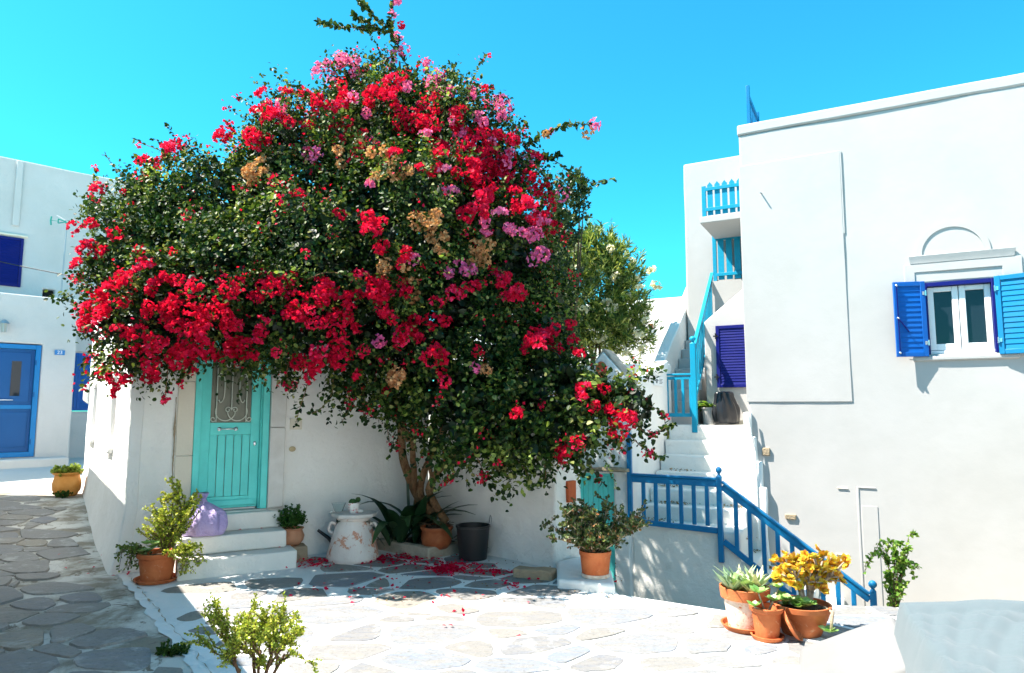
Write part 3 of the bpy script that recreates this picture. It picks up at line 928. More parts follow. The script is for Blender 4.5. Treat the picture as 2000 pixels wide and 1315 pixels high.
# ------------------------------------------------------------------ low rough wall right of the trunk
W = thing('rough_wall', FW.p(1, -0.2, 0), 'low rough whitewashed wall behind the black bucket, under the overhanging branches', 'wall')
MB().wall(FW, 0.0, LW, -0.2, 1.75, 0.0, -0.48, step=0.12).wobble(0.022, 2.2).build('wall', M_rough, W, bevel=0.03, seg=3)
fk = Frame(FW.p(LW, 0, 0)[:2], (0.692, 0.722))
MB().box(fk, 0.20, 0.335, -0.02, 0.030, 0.66, 0.885).build('clay_plaque', M_red, W, bevel=0.006)

# ------------------------------------------------------------------ gateway with turquoise gate
GW = thing('gateway', EG(-1.9, -0.92, -0.9), 'whitewashed garden gateway with gabled top and oval rosette, beside the blue stair post', 'gateway')
FG = Frame(EG(0, -0.92, 0)[:2], (0.883, -0.469))
mb = MB().wall(FG, -4.6, -1.41, -1.0, 1.98, -0.02, -0.32, holes=[(-2.2, -1.68, -1.0, 0.78)], step=0.3).wobble(0.015)
mb.build('wall', M_white, GW, bevel=0.02)
def gab(s): return 1.99 + max(0, 0.47 - abs(s + 1.80) * 1.15)
mb = MB().wall(FG, -2.14, -1.46, 1.97, 2.46, 0.0, -0.42, step=0.085, top=gab).wobble(0.012, 2.5)
mb.build('gable', M_white, GW, bevel=0.015)
for sg_g in (-1, 1):
    mb = MB()
    for k_ in range(5):
        f0, f1 = k_ / 5, (k_ + 1) / 5
        pts = []
        for f in (f0, f1):
            s = -1.80 + sg_g * 0.37 * f
            for n_, up_ in ((-0.44, -.01), (-0.03, -.01), (-0.03, .035), (-0.44, .035)): pts.append(FG.p(s, n_, 2.465 - abs(s + 1.80) * 1.15 + up_))
        mb.prism(pts[:4], pts[4:])
    mb.wobble(0.028, 5).build('gable_capping', M_gstone, GW, smooth=50)
# oval rosette of clay petals
def oval(s, z, n): return FG.p(s, n, z)
mb = MB()
k = 22
ring0 = [oval(-1.82 + 0.085 * math.cos(2 * math.pi * i / k), 2.19 + 0.135 * math.sin(2 * math.pi * i / k), 0.012) for i in range(k)]
ring1 = [oval(-1.82 + 0.085 * math.cos(2 * math.pi * i / k), 2.19 + 0.135 * math.sin(2 * math.pi * i / k), 0.035) for i in range(k)]
mb.prism(ring0, ring1)
ros = mb.build('oval_rosette', M_terrad, GW)
mb = MB()
for i in range(k):
    a = 2 * math.pi * i / k
    mb.ball(oval(-1.82 + 0.074 * math.cos(a), 2.19 + 0.12 * math.sin(a), 0.036), 0.014, 6, 4)
    if i % 2 == 0: mb.ball(oval(-1.82 + 0.045 * math.cos(a), 2.19 + 0.08 * math.sin(a), 0.036), 0.016, 6, 4)
mb.build('rosette_bead', M_terra, ros, smooth=180)
gate = MB().box(FG, -2.2, -2.165, -0.2, -0.06, -1.0, 0.775).box(FG, -1.715, -1.68, -0.2, -0.06, -1.0, 0.775).box(FG, -2.165, -1.715, -0.2, -0.06, 0.73, 0.775).build('gate', M_turq, GW, bevel=0.004)
for i in range(6):
    s = -2.164 + 0.0748 * i
    MB().box(FG, s, s + 0.069, -0.16, -0.10, -1.0, 0.728).build('gate_board', M_turq, gate, bevel=0.008)
rr_ = random.Random(3)
for i in range(7):
    s = -2.24 + 0.115 * i
    MB().box(FG, s, s + 0.13, -0.1, 0.16 + rr_.uniform(-.03, .03), 0.80 + rr_.uniform(0, .02), 0.835 + rr_.uniform(0, .035)).wobble(0.022, 8).build('canopy_stone', M_stone, GW, bevel=0.008)
MB().box(FG, -2.26, -1.46, -0.018, 0.10, 0.775, 0.80).wobble(0.008, 5).build('canopy_slab', M_white, GW)
mb = MB().wall(FG, -1.66, -1.47, -1.0, 0.77, 0.0, -0.018, step=0.2)
MB().wall(FG, -2.62, -2.36, 1.97, 2.42, 0.0, -0.32, step=0.2).wobble(0.012).build('pillar', M_white, GW, bevel=0.03)

LB = thing('white_ledge', (0.66, 6.75, 0), 'small whitewashed ledge at the court edge, under the bushy potted jade plant', 'ledge')
q = [(0.42, 6.52), (0.93, 6.34), (0.975, 6.9), (0.72, 7.55), (0.46, 7.28)]
mb = MB(); mb.prism([Vector((x, y, -0.3)) for x, y in q], [Vector((x, y, 0.085)) for x, y in q])
mb.build('ledge_block', M_white, LB, bevel=0.03, seg=3)

# ------------------------------------------------------------------ stairs: lower flight, middle flight, upper flight
SL = thing('lower_stair', EG(0, -0.5, -0.9), 'worn whitewashed stair turning up beside the tall house, behind the blue railing', 'stairs')
prof = [(-1.42, -0.92, 0.105), (-0.92, -0.30, -0.055), (-0.30, 0.17, -0.25), (0.17, 0.50, -0.43), (0.50, 0.80, -0.60), (0.80, 1.10, -0.76)]
for i, (a, b, z) in enumerate(prof):
    e1 = 0.02 if i == 0 else b
    MB().wall(FE, a, e1 if i else -0.02, -1.0, z, 0.905 - 0.006 * i, 0.01, step=0.16).wobble(0.009, 2.4).build('step', M_step, SL, bevel=0.02, seg=3)
mg = [(-0.36, 0.30), (-0.04, 0.50), (0.26, 0.72), (0.55, 0.95), (0.83, 1.17), (1.10, 1.40)]
for i, (g, z) in enumerate(mg):
    g1 = mg[i + 1][0] + 0.2 if i < 5 else 2.35
    zb = z - 0.35
    MB().wall(FE, -1.43, -0.012 - 0.003 * i, zb, z, -g, -g1, step=0.16).wobble(0.008, 2.4).build('step', M_step, SL, bevel=0.02, seg=3)
mb = MB().wall(FE, -1.43, -0.01, -1.0, 1.0, -0.9, -2.3, step=0.4)
# side wall of the middle flight, with the small camera sign
SW = thing('stair_side_wall', EG(-1.55, 0.3, 0), 'whitewashed wall left of the middle stair, carrying the small camera sign', 'wall')
fs_ = Frame(EG(-1.44, -0.92, 0)[:2], (0.469, 0.883))
MB().wall(fs_, 0.0, 2.15, -1.0, 2.45, 0.0, -0.24, step=0.2, top=lambda s: 1.95 + 0.24 * s).wobble(0.012).build('wall', M_white, SW, bevel=0.03)
FGB = Frame(EG(0, 1.2, 0)[:2], (0.883, -0.469))
MB().wall(FGB, -5.2, -1.46, -1.0, 2.42, 0.0, -0.25, step=0.4).wobble(0.012).build('garden_wall', M_white, SW, bevel=0.03)
sg_ = thing('camera_sign', fs_.p(1.45, 0.02, 2.0), 'small white camera notice on the stair wall, left of the upper blue gate', 'sign')
sb = MB().box(fs_, 1.20, 1.72, 0.014, 0.022, 2.02, 2.16).build('sign_board', M_signw, sg_)
pr_ = MB().box(fs_, 1.26, 1.40, 0.0225, 0.025, 2.085, 2.12).box(fs_, 1.29, 1.37, 0.0225, 0.025, 2.055, 2.085).box(fs_, 1.40, 1.44, 0.0225, 0.025, 2.10, 2.11)
for j in range(4): pr_.box(fs_, 1.48, 1.66 - 0.03 * (j % 2), 0.0225, 0.025, 2.12 - j * 0.022, 2.13 - j * 0.022)
pr_.build('sign_print', M_kprint, sb)

# upper flight going back along the hillside houses
UP = thing('upper_stair', EG(-1.4, 2, 1.4), 'narrow white upper stair climbing behind the small blue gate', 'stairs')
for i in range(11):
    z = 1.40 + 0.2 * (i + 1); g = 1.40 + 0.28 * i
    MB().wall(FE, -1.68, -1.13, z - 0.5, z, -g, -(g + 0.6 if i < 10 else 4.9), step=0.3).wobble(0.008, 2.4).build('step', M_smooth, UP, bevel=0.015)
fp = Frame(EG(-1.69, 1.3, 0)[:2], (0.469, 0.883))
MB().wall(fp, 0, 3.4, 0.5, 4.4, 0.0, -0.2, step=0.3, top=lambda s: 2.10 + 0.69 * s).wobble(0.01).build('stair_parapet', M_white, UP, bevel=0.02)

# ------------------------------------------------------------------ railings
def finial(p, r=0.033):
    mb = MB()
    mb.lathe([(0.0, 0.0), (r * 0.9, 0.0), (r * 0.55, 0.018), (r * 0.45, 0.03), (r * 1.1, 0.058), (r * 1.15, 0.085), (r * 0.7, 0.112), (0.0, 0.122)], p, 14)
    return mb
def post(p, z0, z1, w=0.058, name='post', mat=M_rail, parent=None, fr=FE):
    mb = MB()
    f2 = Frame((p.x, p.y), fr.d)
    mb.box(f2, -w / 2, w / 2, -w / 2, w / 2, z0, z1)
    return mb.build(name, mat, parent, bevel=0.005)
RL = thing('lower_railing', EG(0, -0.92, -0.2), 'deep blue wooden handrail with ball-topped posts along the lower stair', 'railing')
gR = -0.95
pA, pB, pC = EG(-1.43, gR, 0), EG(-0.245, gR, 0), EG(1.44, gR, 0)
post(pA, 0.10, 1.22, 0.062, parent=RL); post(pB, -0.27, 0.80, 0.066, parent=RL); post(pC, -0.98, -0.42, 0.07, parent=RL)
finial((pB.x, pB.y, 0.80), 0.036).build('finial', M_rail, RL, smooth=60)
finial((pC.x, pC.y, -0.42), 0.04).build('finial', M_rail, RL, smooth=60)
finial((pA.x, pA.y, 1.22), 0.036).build('finial', M_rail, RL, smooth=60)
bar(MB(), EG(-1.40, gR, 0.775), EG(-0.28, gR, 0.765), 0.07, 0.03).build('handrail', M_rail, RL, bevel=0.006)
bar(MB(), EG(-1.40, gR, 0.715), EG(-0.28, gR, 0.705), 0.04, 0.085).build('top_rail', M_rail, RL, bevel=0.006)
bar(MB(), EG(-1.40, gR, 0.155), EG(-0.28, gR, 0.115), 0.04, 0.07).build('bottom_rail', M_rail, RL, bevel=0.006)
bal = None
for i in range(6):
    E = -1.41 + 1.175 * (i + 1) / 7
    z0, z1 = 0.17, 0.68
    b = bar(MB(), EG(E, gR, z0), EG(E, gR, z1), 0.052, 0.035, FE.d)
    b.build('baluster', M_rail, RL, bevel=0.005)
S0, S1 = (-0.21, 0.69), (1.40, -0.50)
def sl(E, off): return S0[1] + (S1[1] - S0[1]) * (E - S0[0]) / (S1[0] - S0[0]) + off
bar(MB(), EG(S0[0], gR, sl(S0[0], 0.045)), EG(S1[0], gR, sl(S1[0], 0.045)), 0.075, 0.03).build('handrail', M_rail, RL, bevel=0.006)
bar(MB(), EG(S0[0], gR, sl(S0[0], -0.02)), EG(S1[0], gR, sl(S1[0], -0.02)), 0.04, 0.075).build('top_rail', M_rail, RL, bevel=0.006)
bar(MB(), EG(S0[0], gR, sl(S0[0], -0.70)), EG(1.10, gR, sl(1.10, -0.70)), 0.04, 0.07).build('bottom_rail', M_rail, RL, bevel=0.006)
for i in range(9):
    E = S0[0] + (S1[0] - S0[0]) * (i + 1) / 10
    z0, z1 = sl(E, -0.68), sl(E, -0.04)
    bar(MB(), EG(E, gR, max(z0, -1.0)), EG(E, gR, z1), 0.052, 0.035, FE.d).build('baluster', M_rail, RL, bevel=0.005)

UG = thing('upper_gate', EG(-1.25, 1.25, 1.4), 'small sky blue barrier with two bars across the upper landing', 'gate')
post(EG(-1.50, 1.12, 0), 1.5, 2.30, 0.075, mat=M_cyan, parent=UG)
bar(MB(), EG(-1.46, 1.12, 2.22), EG(-1.04, 1.12, 2.22), 0.06, 0.03).build('handrail', M_cyan, UG, bevel=0.004)
bar(MB(), EG(-1.46, 1.12, 2.16), EG(-1.04, 1.12, 2.16), 0.03, 0.05).build('top_rail', M_cyan, UG, bevel=0.004)
bar(MB(), EG(-1.46, 1.12, 1.56), EG(-1.04, 1.12, 1.56), 0.03, 0.06).build('bottom_rail', M_cyan, UG, bevel=0.004)
for E in (-1.45, -1.31, -1.19, -1.065): bar(MB(), EG(E, 1.12, 1.58), EG(E, 1.12, 2.15), 0.045, 0.03, FE.d).build('baluster', M_cyan, UG, bevel=0.004)

UR = thing('upper_railing', EG(-1.02, 1.12, 1.3), 'tall sky blue railing climbing steeply beside the upper stair', 'railing')
post(EG(-1.01, 1.12, 0), 1.28, 2.72, 0.085, mat=M_cyan, parent=UR)
e_ = EG(-1.01, 1.12, 2.72); finial((e_.x, e_.y, e_.z), 0.045).build('finial', M_cyan, UR, smooth=60)
ua, ub = (1.16, 2.55), (3.45, 4.25)
def ul(g, o): return ua[1] + (ub[1] - ua[1]) * (g - ua[0]) / (ub[0] - ua[0]) + o
bar(MB(), EG(-1.02, ua[0], ul(ua[0], 0.06)), EG(-1.14, ub[0], ul(ub[0], 0.06)), 0.06, 0.035).build('handrail', M_cyan, UR, bevel=0.005)
bar(MB(), EG(-1.02, ua[0], ul(ua[0], -0.02)), EG(-1.14, ub[0], ul(ub[0], -0.02)), 0.035, 0.07).build('top_rail', M_cyan, UR, bevel=0.005)
bar(MB(), EG(-1.02, ua[0], ul(ua[0], -0.80)), EG(-1.14, ub[0], ul(ub[0], -0.80)), 0.035, 0.07).build('bottom_rail', M_cyan, UR, bevel=0.005)
for i in range(13):
    g = ua[0] + (ub[0] - ua[0]) * (i + 1) / 14
    E = -1.02 - 0.12 * (i + 1) / 14
    bar(MB(), EG(E, g, ul(g, -0.78)), EG(E, g, ul(g, -0.03)), 0.045, 0.03, (0.469, 0.883, 0)).build('baluster', M_cyan, UR, bevel=0.004)

# ------------------------------------------------------------------ tall house with the shutters
RH = thing('shuttered_house', EG(4, 2.5, -0.9), 'tall white cubic house on the right with open blue shutters', 'house')
WE0, WE1, WZ0, WZ1 = 2.19, 2.925, 2.34, 3.25
mb = MB()
def arch_holes():
    hs = []
    n = 22
    for i in range(n):
        a = -0.36 + 0.72 * i / n; b = -0.36 + 0.72 * (i + 1) / n
        h = math.sqrt(max(0, 0.36 ** 2 - ((a + b) / 2) ** 2))
        hs.append((2.52 + a, 2.52 + b, 3.66, 3.66 + h))
    return hs
mb.wall(FE, 0.0, 12.0, -1.1, 5.62, 0.0, -0.3, holes=[(WE0, WE1, WZ0, WZ1)] , step=0.45).wobble(0.010, 0.9)
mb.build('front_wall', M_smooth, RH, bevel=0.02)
MB().wall(FE, -0.022, 12.03, 5.62, 5.78, 0.016, -0.33, step=0.4).wobble(0.010, 1.2).build('parapet', M_smooth, RH, bevel=0.025)
fl_ = Frame(EG(0, 0.305, 0)[:2], (0.469, 0.883))
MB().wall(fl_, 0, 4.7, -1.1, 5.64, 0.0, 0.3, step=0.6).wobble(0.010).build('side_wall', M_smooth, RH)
MB().wall(fl_, 0, 4.72, 5.6, 5.77, -0.02, 0.32, step=0.4).wobble(0.010, 1.2).build('parapet', M_smooth, RH, bevel=0.02)
MB().box(FE, 0.3, 11.9, -4.9, -0.31, 5.40, 5.50).build('roof', M_smooth, RH)
MB().box(FE, 0.3, 12.0, -5.2, -4.9, -1.1, 5.7).build('back_wall', M_smooth, RH)
MB().box(FE, 11.7, 12.0, -4.9, -0.31, -1.1, 5.7).build('end_wall', M_smooth, RH)
# raised plaster field at the left
MB().wall(FE, -0.018, 1.31, 1.75, 5.16, 0.017, 0.0, step=0.4).wobble(0.004).build('plaster_field', M_smooth, RH, bevel=0.008)
MB().wall(FE, 1.29, 1.328, 4.0, 5.15, 0.0145, 0.0, step=0.4).wobble(0.004).build('plaster_edge', M_smooth, RH, bevel=0.006)
# foot of the corner is thick and lumpy
mb = MB()
for i in range(4):
    z0 = -1.0; z1 = 1.62 - 0.34 * i
    mb.wall(FE, -0.055 + 0.05 * i, 0.05 + 0.055 * i, z0, z1, 0.05 + 0.012 * i, 0.0, step=0.16)
mb.wobble(0.03, 2.0).build('corner_render', M_white, RH, bevel=0.03)
# lintel shelf, niche arch and sill
lm = MB()
pf = [(0.0, 0.0), (0.014, 0.0), (0.018, 0.03), (0.025, 0.06), (0.036, 0.105), (0.0, 0.105)]
b0 = [FE.p(2.06 - n_ * 0.8, n_ + 0.002, 3.50 + z_) for n_, z_ in pf]; b1 = [FE.p(3.14 + n_ * 0.8, n_ + 0.002, 3.50 + z_) for n_, z_ in pf]
lm.prism(b0, b1); lm.build('lintel_shelf', M_smooth, RH, bevel=0.006)
MB().wall(FE, 1.98, 3.22, 2.28, 3.50, 0.012, 0.001, holes=[(2.10, 3.02, 2.27, 3.39)], step=0.4).build('window_surround', M_smooth, RH, bevel=0.006)
am = MB()
k = 24
ro, ri = 0.40, 0.33
for i in range(k):
    a0, a1 = math.pi * i / k, math.pi * (i + 1) / k
    q = [(ro * math.cos(a0), ro * math.sin(a0)), (ro * math.cos(a1), ro * math.sin(a1)), (ri * math.cos(a1), ri * math.sin(a1)), (ri * math.cos(a0), ri * math.sin(a0))]
    am.prism([FE.p(2.52 + x, 0.001, 3.612 + z) for x, z in q], [FE.p(2.52 + x, 0.012, 3.612 + z) for x, z in q])
am.build('arch_moulding', M_smooth, RH, smooth=40)
MB().box(FE, 2.02, 3.12, 0.001, 0.042, 2.255, 2.315).wobble(0.006, 4).build('window_sill', M_smooth, RH, bevel=0.015)
# window: blue frame, white casements, panes
wf = MB().box(FE, WE0, WE0 + 0.03, -0.14, 0.004, WZ0, WZ1).box(FE, WE1 - 0.03, WE1, -0.14, 0.004, WZ0, WZ1).box(FE, WE0 + 0.03, WE1 - 0.03, -0.14, 0.004, WZ1 - 0.05, WZ1)
win = wf.build('window', M_navy, RH, bevel=0.004)
mid = (WE0 + WE1) / 2
for a, b in ((WE0 + 0.032, mid - 0.004), (mid + 0.004, WE1 - 0.032)):
    t = 0.068
    cs = MB().box(FE, a, a + t, -0.12, -0.06, WZ0 + 0.05, WZ1 - 0.055).box(FE, b - t, b, -0.12, -0.06, WZ0 + 0.05, WZ1 - 0.055)
    cs.box(FE, a + t, b - t, -0.12, -0.062, WZ0 + 0.05, WZ0 + 0.13).box(FE, a + t, b - t, -0.12, -0.062, WZ1 - 0.115, WZ1 - 0.055)
    cs.build('casement', M_winw, win, bevel=0.006)
    MB().box(FE, a + t, b - t, -0.10, -0.094, WZ0 + 0.13, WZ1 - 0.115).build('pane', M_pane, win)
MB().box(FE, WE0 + 0.03, WE1 - 0.03, -0.14, -0.05, WZ0 + 0.002, WZ0 + 0.046).build('sill_board', M_winw, win, bevel=0.006)
MB().box(FE, WE0, WE1, -0.3, -0.16, WZ0, WZ1).build('dark_room', M_dark, win)
# shutters
def shutter(hingeE, sign, ang, mat, parent, w=0.40, z0=WZ0 - 0.03, z1=WZ1 + 0.015, n=13, name='shutter', label=None, fr=FE, off=0.03):
    h = fr.p(hingeE, off, 0)
    d = Vector((fr.d.x * sign, fr.d.y * sign, 0))
    a = math.cos(ang); b = math.sin(ang)
    d2 = d * a + fr.n * b
    f2 = Frame((h.x, h.y), d2, flip=(sign < 0))
    t = 0.058
    o = MB().box(f2, 0, t, 0, 0.035, z0, z1).box(f2, w - t, w, 0, 0.035, z0, z1).box(f2, t, w - t, 0, 0.034, z0, z0 + t).box(f2, t, w - t, 0, 0.034, z1 - t, z1).build(name, mat, parent, bevel=0.005)
    if label: o['label'] = label
    hh = (z1 - z0 - 2 * t) / n
    for i in range(n):
        za = z0 + t + hh * i
        q0 = [f2.p(t + 0.002, n_, z_) for n_, z_ in ((0.016, za - 0.004), (0.024, za + 0.000), (0.014, za + hh + 0.002), (0.006, za + hh - 0.002))]
        q1 = [f2.p(w - t - 0.002, n_, z_) for n_, z_ in ((0.016, za - 0.004), (0.024, za + 0.000), (0.014, za + hh + 0.002), (0.006, za + hh - 0.002))]
        MB().prism(q0, q1).build('slat', mat, o)
    return o, f2
s1, f1 = shutter(WE0 - 0.002, -1, R(17), M_shut, RH, 0.37)
s2, f2 = shutter(WE1 + 0.002, 1, R(16), M_shutr, RH, 0.37, label='lighter blue shutter')
MB().tube([f1.p(0.335, 0.045, WZ0 + 0.0), f1.p(0.335, 0.045, WZ1 - 0.02)], 0.007, 6).tube([f1.p(0.345, 0.05, 2.80), f1.p(0.30, 0.058, 2.74), f1.p(0.22, 0.05, 2.62)], 0.008, 6).build('latch_bar', M_navy, s1, smooth=60)
for z in (WZ0 + 0.02, 2.80, WZ1 - 0.03):
    e = f1.p(0.336, 0.046, z); MB().ball(e, 0.017, 8, 6).build('latch_knob', M_metal, s1, smooth=180)
for sh, ff in ((s1, f1), (s2, f2)):
    for z in (WZ0 + 0.14, WZ1 - 0.14):
        MB().tube([ff.p(0.004, 0.05, z - 0.035), ff.p(0.004, 0.05, z + 0.035)], 0.011, 8).box(ff, 0.0, 0.04, 0.036, 0.042, z - 0.022, z + 0.022).build('hinge', M_metal, sh, smooth=60)
# bare stones and plaster scars on the big wall
for E, z, w, h in ((0.16, 1.02, 0.10, 0.11), (0.42, 0.18, 0.14, 0.075), (1.07, 0.62, 0.13, 0.03), (1.02, -0.22, 0.16, 0.03)):
    MB().box(FE, E, E + w, 0.0, 0.035 if h > .05 else 0.012, z, z + (h if h > .05 else 0.014)).wobble(0.012 if h > .05 else 0.009, 9).build('bare_stone', M_stone if h > 0.05 else M_cream, RH, bevel=0.012 if h > .05 else 0.003)
mc = MB().box(FE, 1.30, 1.325, 0.0, 0.010, -1.0, 0.66).box(FE, 1.325, 1.52, 0.0, 0.010, 0.64, 0.66)
mc.build('plastered_channel', M_smooth, RH, bevel=0.008)
MB().box(FE, 1.345, 1.53, 0.0, 0.008, -0.9, 0.42).build('meter_door', M_smooth, RH, bevel=0.003)
MB().tube([FE.p(0.085, 0.09, -0.1), FE.p(0.085, 0.09, 1.05), FE.p(0.04, 0.10, 1.3), FE.p(0.0, 0.1, 1.62)], 0.014, 8).build('drain_pipe', M_white, RH, smooth=60)
MB().tube([FE.p(0.28, 0.0, 4.72), FE.p(0.28, 0.10, 4.70)], 0.010, 6).build('wall_hook', M_smooth, RH)
# blue picket barrier on the roof
RB = thing('roof_barrier', EG(0.15, 0.8, 5.77), 'dark blue picket barrier standing at the roof corner of the tall house', 'barrier')
for g, h in ((0.08, 0.62), (1.0, 0.58)):
    post(EG(0.14, g, 0), 5.77, 5.77 + h, 0.05, mat=M_rail, parent=RB)
for z in (5.93, 6.24):
    bar(MB(), EG(0.14, 0.10, z), EG(0.14, 0.98, z), 0.03, 0.06).build('rail', M_rail, RB)
for i in range(5):
    g = 0.2 + 0.16 * i
    bar(MB(), EG(0.12, g, 5.83), EG(0.12, g, 6.32), 0.07, 0.02, (0.469, 0.883, 0)).build('picket', M_rail, RB)

# ------------------------------------------------------------------ hillside house behind the stairs
BH = thing('hillside_house', EG(-0.2, 3.6, 1), 'tall white house above the stairs with sky blue picket balconies', 'house')
FB = Frame(EG(0, 3.5, 0)[:2], (0.883, -0.469))
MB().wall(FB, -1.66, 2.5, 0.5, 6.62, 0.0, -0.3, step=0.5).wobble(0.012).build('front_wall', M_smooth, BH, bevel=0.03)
MB().box(FB, -1.64, 2.5, -4.0, -0.31, 0.5, 6.5).build('house_body', M_smooth, BH)
FT = Frame(EG(0, 1.95, 0)[:2], (0.883, -0.469))
def slope_top(s): return 3.12 + 0.80 * (s + 1.05)
MB().wall(FT, -1.0, 1.2, 1.0, 3.9, 0.0, -0.9, step=0.25, top=lambda s: min(4.0, slope_top(s))).wobble(0.008).build('stair_wall', M_smooth, BH, bevel=0.02)
MB().box(FT, -1.02, 0.4, 0.004, 0.05, 1.40, 1.47).build('skirting', M_cream, BH)
# balcony slab and its pickets
MB().wall(FT, -1.02, 1.2, 4.92, 5.04, 0.0, -1.52, step=0.5).wobble(0.006).build('balcony_slab', M_smooth, BH, bevel=0.015)
def picket_fence(fr, s0, s1, n, z0, z1, k, parent, name):
    o = MB().box(fr, s0, s0 + 0.07, n - 0.06, n, z0, z1 - 0.06).build(name, M_cyan, parent, bevel=0.004)
    for z in (z0 + 0.09, z1 - 0.16):
        MB().box(fr, s0 + 0.07, s1, n, n + 0.025, z, z + 0.06).build('fence_rail', M_cyan, o, bevel=0.003)
    st = (s1 - s0 - 0.1) / k
    for i in range(k):
        a = s0 + 0.10 + st * i; b = a + st * 0.72; m_ = (a + b) / 2
        q = [(a, z0 + 0.02), (b, z0 + 0.02), (b, z1 - 0.06), (m_, z1), (a, z1 - 0.06)]
        MB().prism([fr.p(s, n - 0.022, z) for s, z in q], [fr.p(s, n - 0.002, z) for s, z in q]).build('picket', M_cyan, o)
    return o
picket_fence(FT, -0.98, 0.0, -0.03, 5.04, 5.66, 7, BH, 'balcony_fence')
FL = Frame(EG(0, 3.2, 0)[:2], (0.883, -0.469))
MB().box(FL, -1.09, 1.5, -0.29, 0.0, 1.5, 4.10).build('landing_wall', M_smooth, BH)
picket_fence(FL, -1.07, 0.1, -0.02, 4.10, 5.05, 7, BH, 'landing_fence')
# closed deep blue shutter
FQ = Frame(FT.p(0, 0.0, 0)[:2], (0.883, -0.469))
o, _ = shutter(-0.80, 1, 0.0, M_navy, BH, 0.62, 2.02, 3.08, 20, fr=FT, off=0.012)
for z in (2.2, 2.9):
    MB().box(FT, -0.84, -0.76, 0.05, 0.058, z - 0.012, z + 0.012).tube([FT.p(-0.80, 0.055, z - 0.05), FT.p(-0.80, 0.055, z + 0.05)], 0.012, 8).build('hinge', M_black, o)
# background wall far behind the shrub
BK = thing('terrace_house', EG(-5, 4.6, 0), 'low white terrace house behind the white-flowered shrub', 'house')
FK = Frame(EG(0, 4.4, 0)[:2], (0.883, -0.469))
MB().wall(FK, -8, -1.7, -0.5, 4.05, 0.0, -0.3, step=0.7).wobble(0.02).build('front_wall', M_white, BK, bevel=0.03)
MB().box(FK, -8, -1.7, -3.5, -0.31, -0.5, 3.95).build('house_body', M_white, BK)
MB().box(FK, -2.7, -2.62, 0.0, 0.06, 3.4, 3.5).build('water_spout', M_terrad, BK)

# ------------------------------------------------------------------ house number 23 and the house above it
H2 = thing('number_house', F23.p(-2, -1, 0.5), 'white house at the far end of the lane with blue door number 23', 'house')
MB().wall(F23, -6, 0.62, 0.2, 3.98, 0.0, -0.35, holes=[(-1.27, 0.02, 0.70, 2.98)], step=0.45).wobble(0.012).build('front_wall', M_far, H2, bevel=0.03)
MB().box(F23, 0.3, 0.612, -2.2, -0.351, 0.2, 3.97).build('side_wall', M_far, H2)
MB().box(F23, -6, 0.3, -2.2, -0.351, 3.7, 3.85).build('roof', M_far, H2)
MB().wall(F23, -6, 0.55, 0.2, 0.685, 0.42, 0.003, step=0.25).wobble(0.02).build('door_step', M_apron, H2, bevel=0.03)
F = F23
dm = MB().box(F, -1.25, -1.16, -0.12, 0.01, 0.70, 2.96).box(F, -0.08, 0.01, -0.12, 0.01, 0.70, 2.96).box(F, -1.16, -0.08, -0.12, 0.009, 2.87, 2.96).box(F, -1.16, -0.08, -0.12, 0.009, 0.70, 0.80)
dm.build('door_frame', M_frame23, H2, bevel=0.006)
dl = MB().box(F, -1.155, -0.085, -0.10, -0.06, 0.805, 2.865)
dd = dl.build('door', M_door23, H2)
MB().box(F, -1.155, -0.085, -0.058, -0.03, 1.66, 1.74).build('middle_rail', M_frame23, dd, bevel=0.004)
for a, b in ((-1.06, -0.14),):
    MB().box(F, a, b, -0.058, -0.045, 0.90, 1.60).build('door_panel', M_door23, dd, bevel=0.012)
    MB().box(F, a, b, -0.058, -0.045, 1.80, 2.80).build('door_panel', M_door23, dd, bevel=0.012)
for a in (-0.92, -0.46):
    MB().box(F, a, a + 0.16, -0.044, -0.038, 1.92, 2.62).build('glass_pane', M_pane, dd)
hh2 = MB().tube([F.p(-0.80, -0.03, 1.84), F.p(-0.78, 0.0, 1.84), F.p(-0.42, 0.0, 1.84), F.p(-0.40, -0.03, 1.84)], 0.014, 8)
hh2.build('pull_handle', M_metal, dd, smooth=60)
for z in (1.0, 1.95, 2.6): MB().tube([F.p(-0.07, 0.012, z - 0.05), F.p(-0.07, 0.012, z + 0.05)], 0.014, 8).build('hinge', M_door23, dd)
npl = MB().box(F, 0.24, 0.42, 0.014, 0.026, 2.78, 2.88).build('number_plate', M_blue_plate, H2)
def text_mesh(txt, size, fr, s, n, z, mat, parent, name):
    cu = bpy.data.curves.new(name, 'FONT'); cu.body = txt; cu.size = size; cu.extrude = 0.002; cu.align_x = 'CENTER'; cu.align_y = 'CENTER'
    t = bpy.data.objects.new(name, cu); COL.objects.link(t)
    dg = bpy.context.evaluated_depsgraph_get()
    me = bpy.data.meshes.new_from_object(t.evaluated_get(dg))
    bpy.data.objects.remove(t); bpy.data.curves.remove(cu)
    co = np.zeros(len(me.vertices) * 3); me.vertices.foreach_get('co', co); co = co.reshape(-1, 3)
    mb = MB(); mb.add([fr.p(s + c[0], n + c[2], z + c[1]) for c in co], [tuple(p.vertices) for p in me.polygons])
    bpy.data.meshes.remove(me)
    return mb.build(name, mat, parent)
text_mesh('23', 0.10, F, 0.33, 0.0285, 2.83, M_wprint, npl, 'number_print')
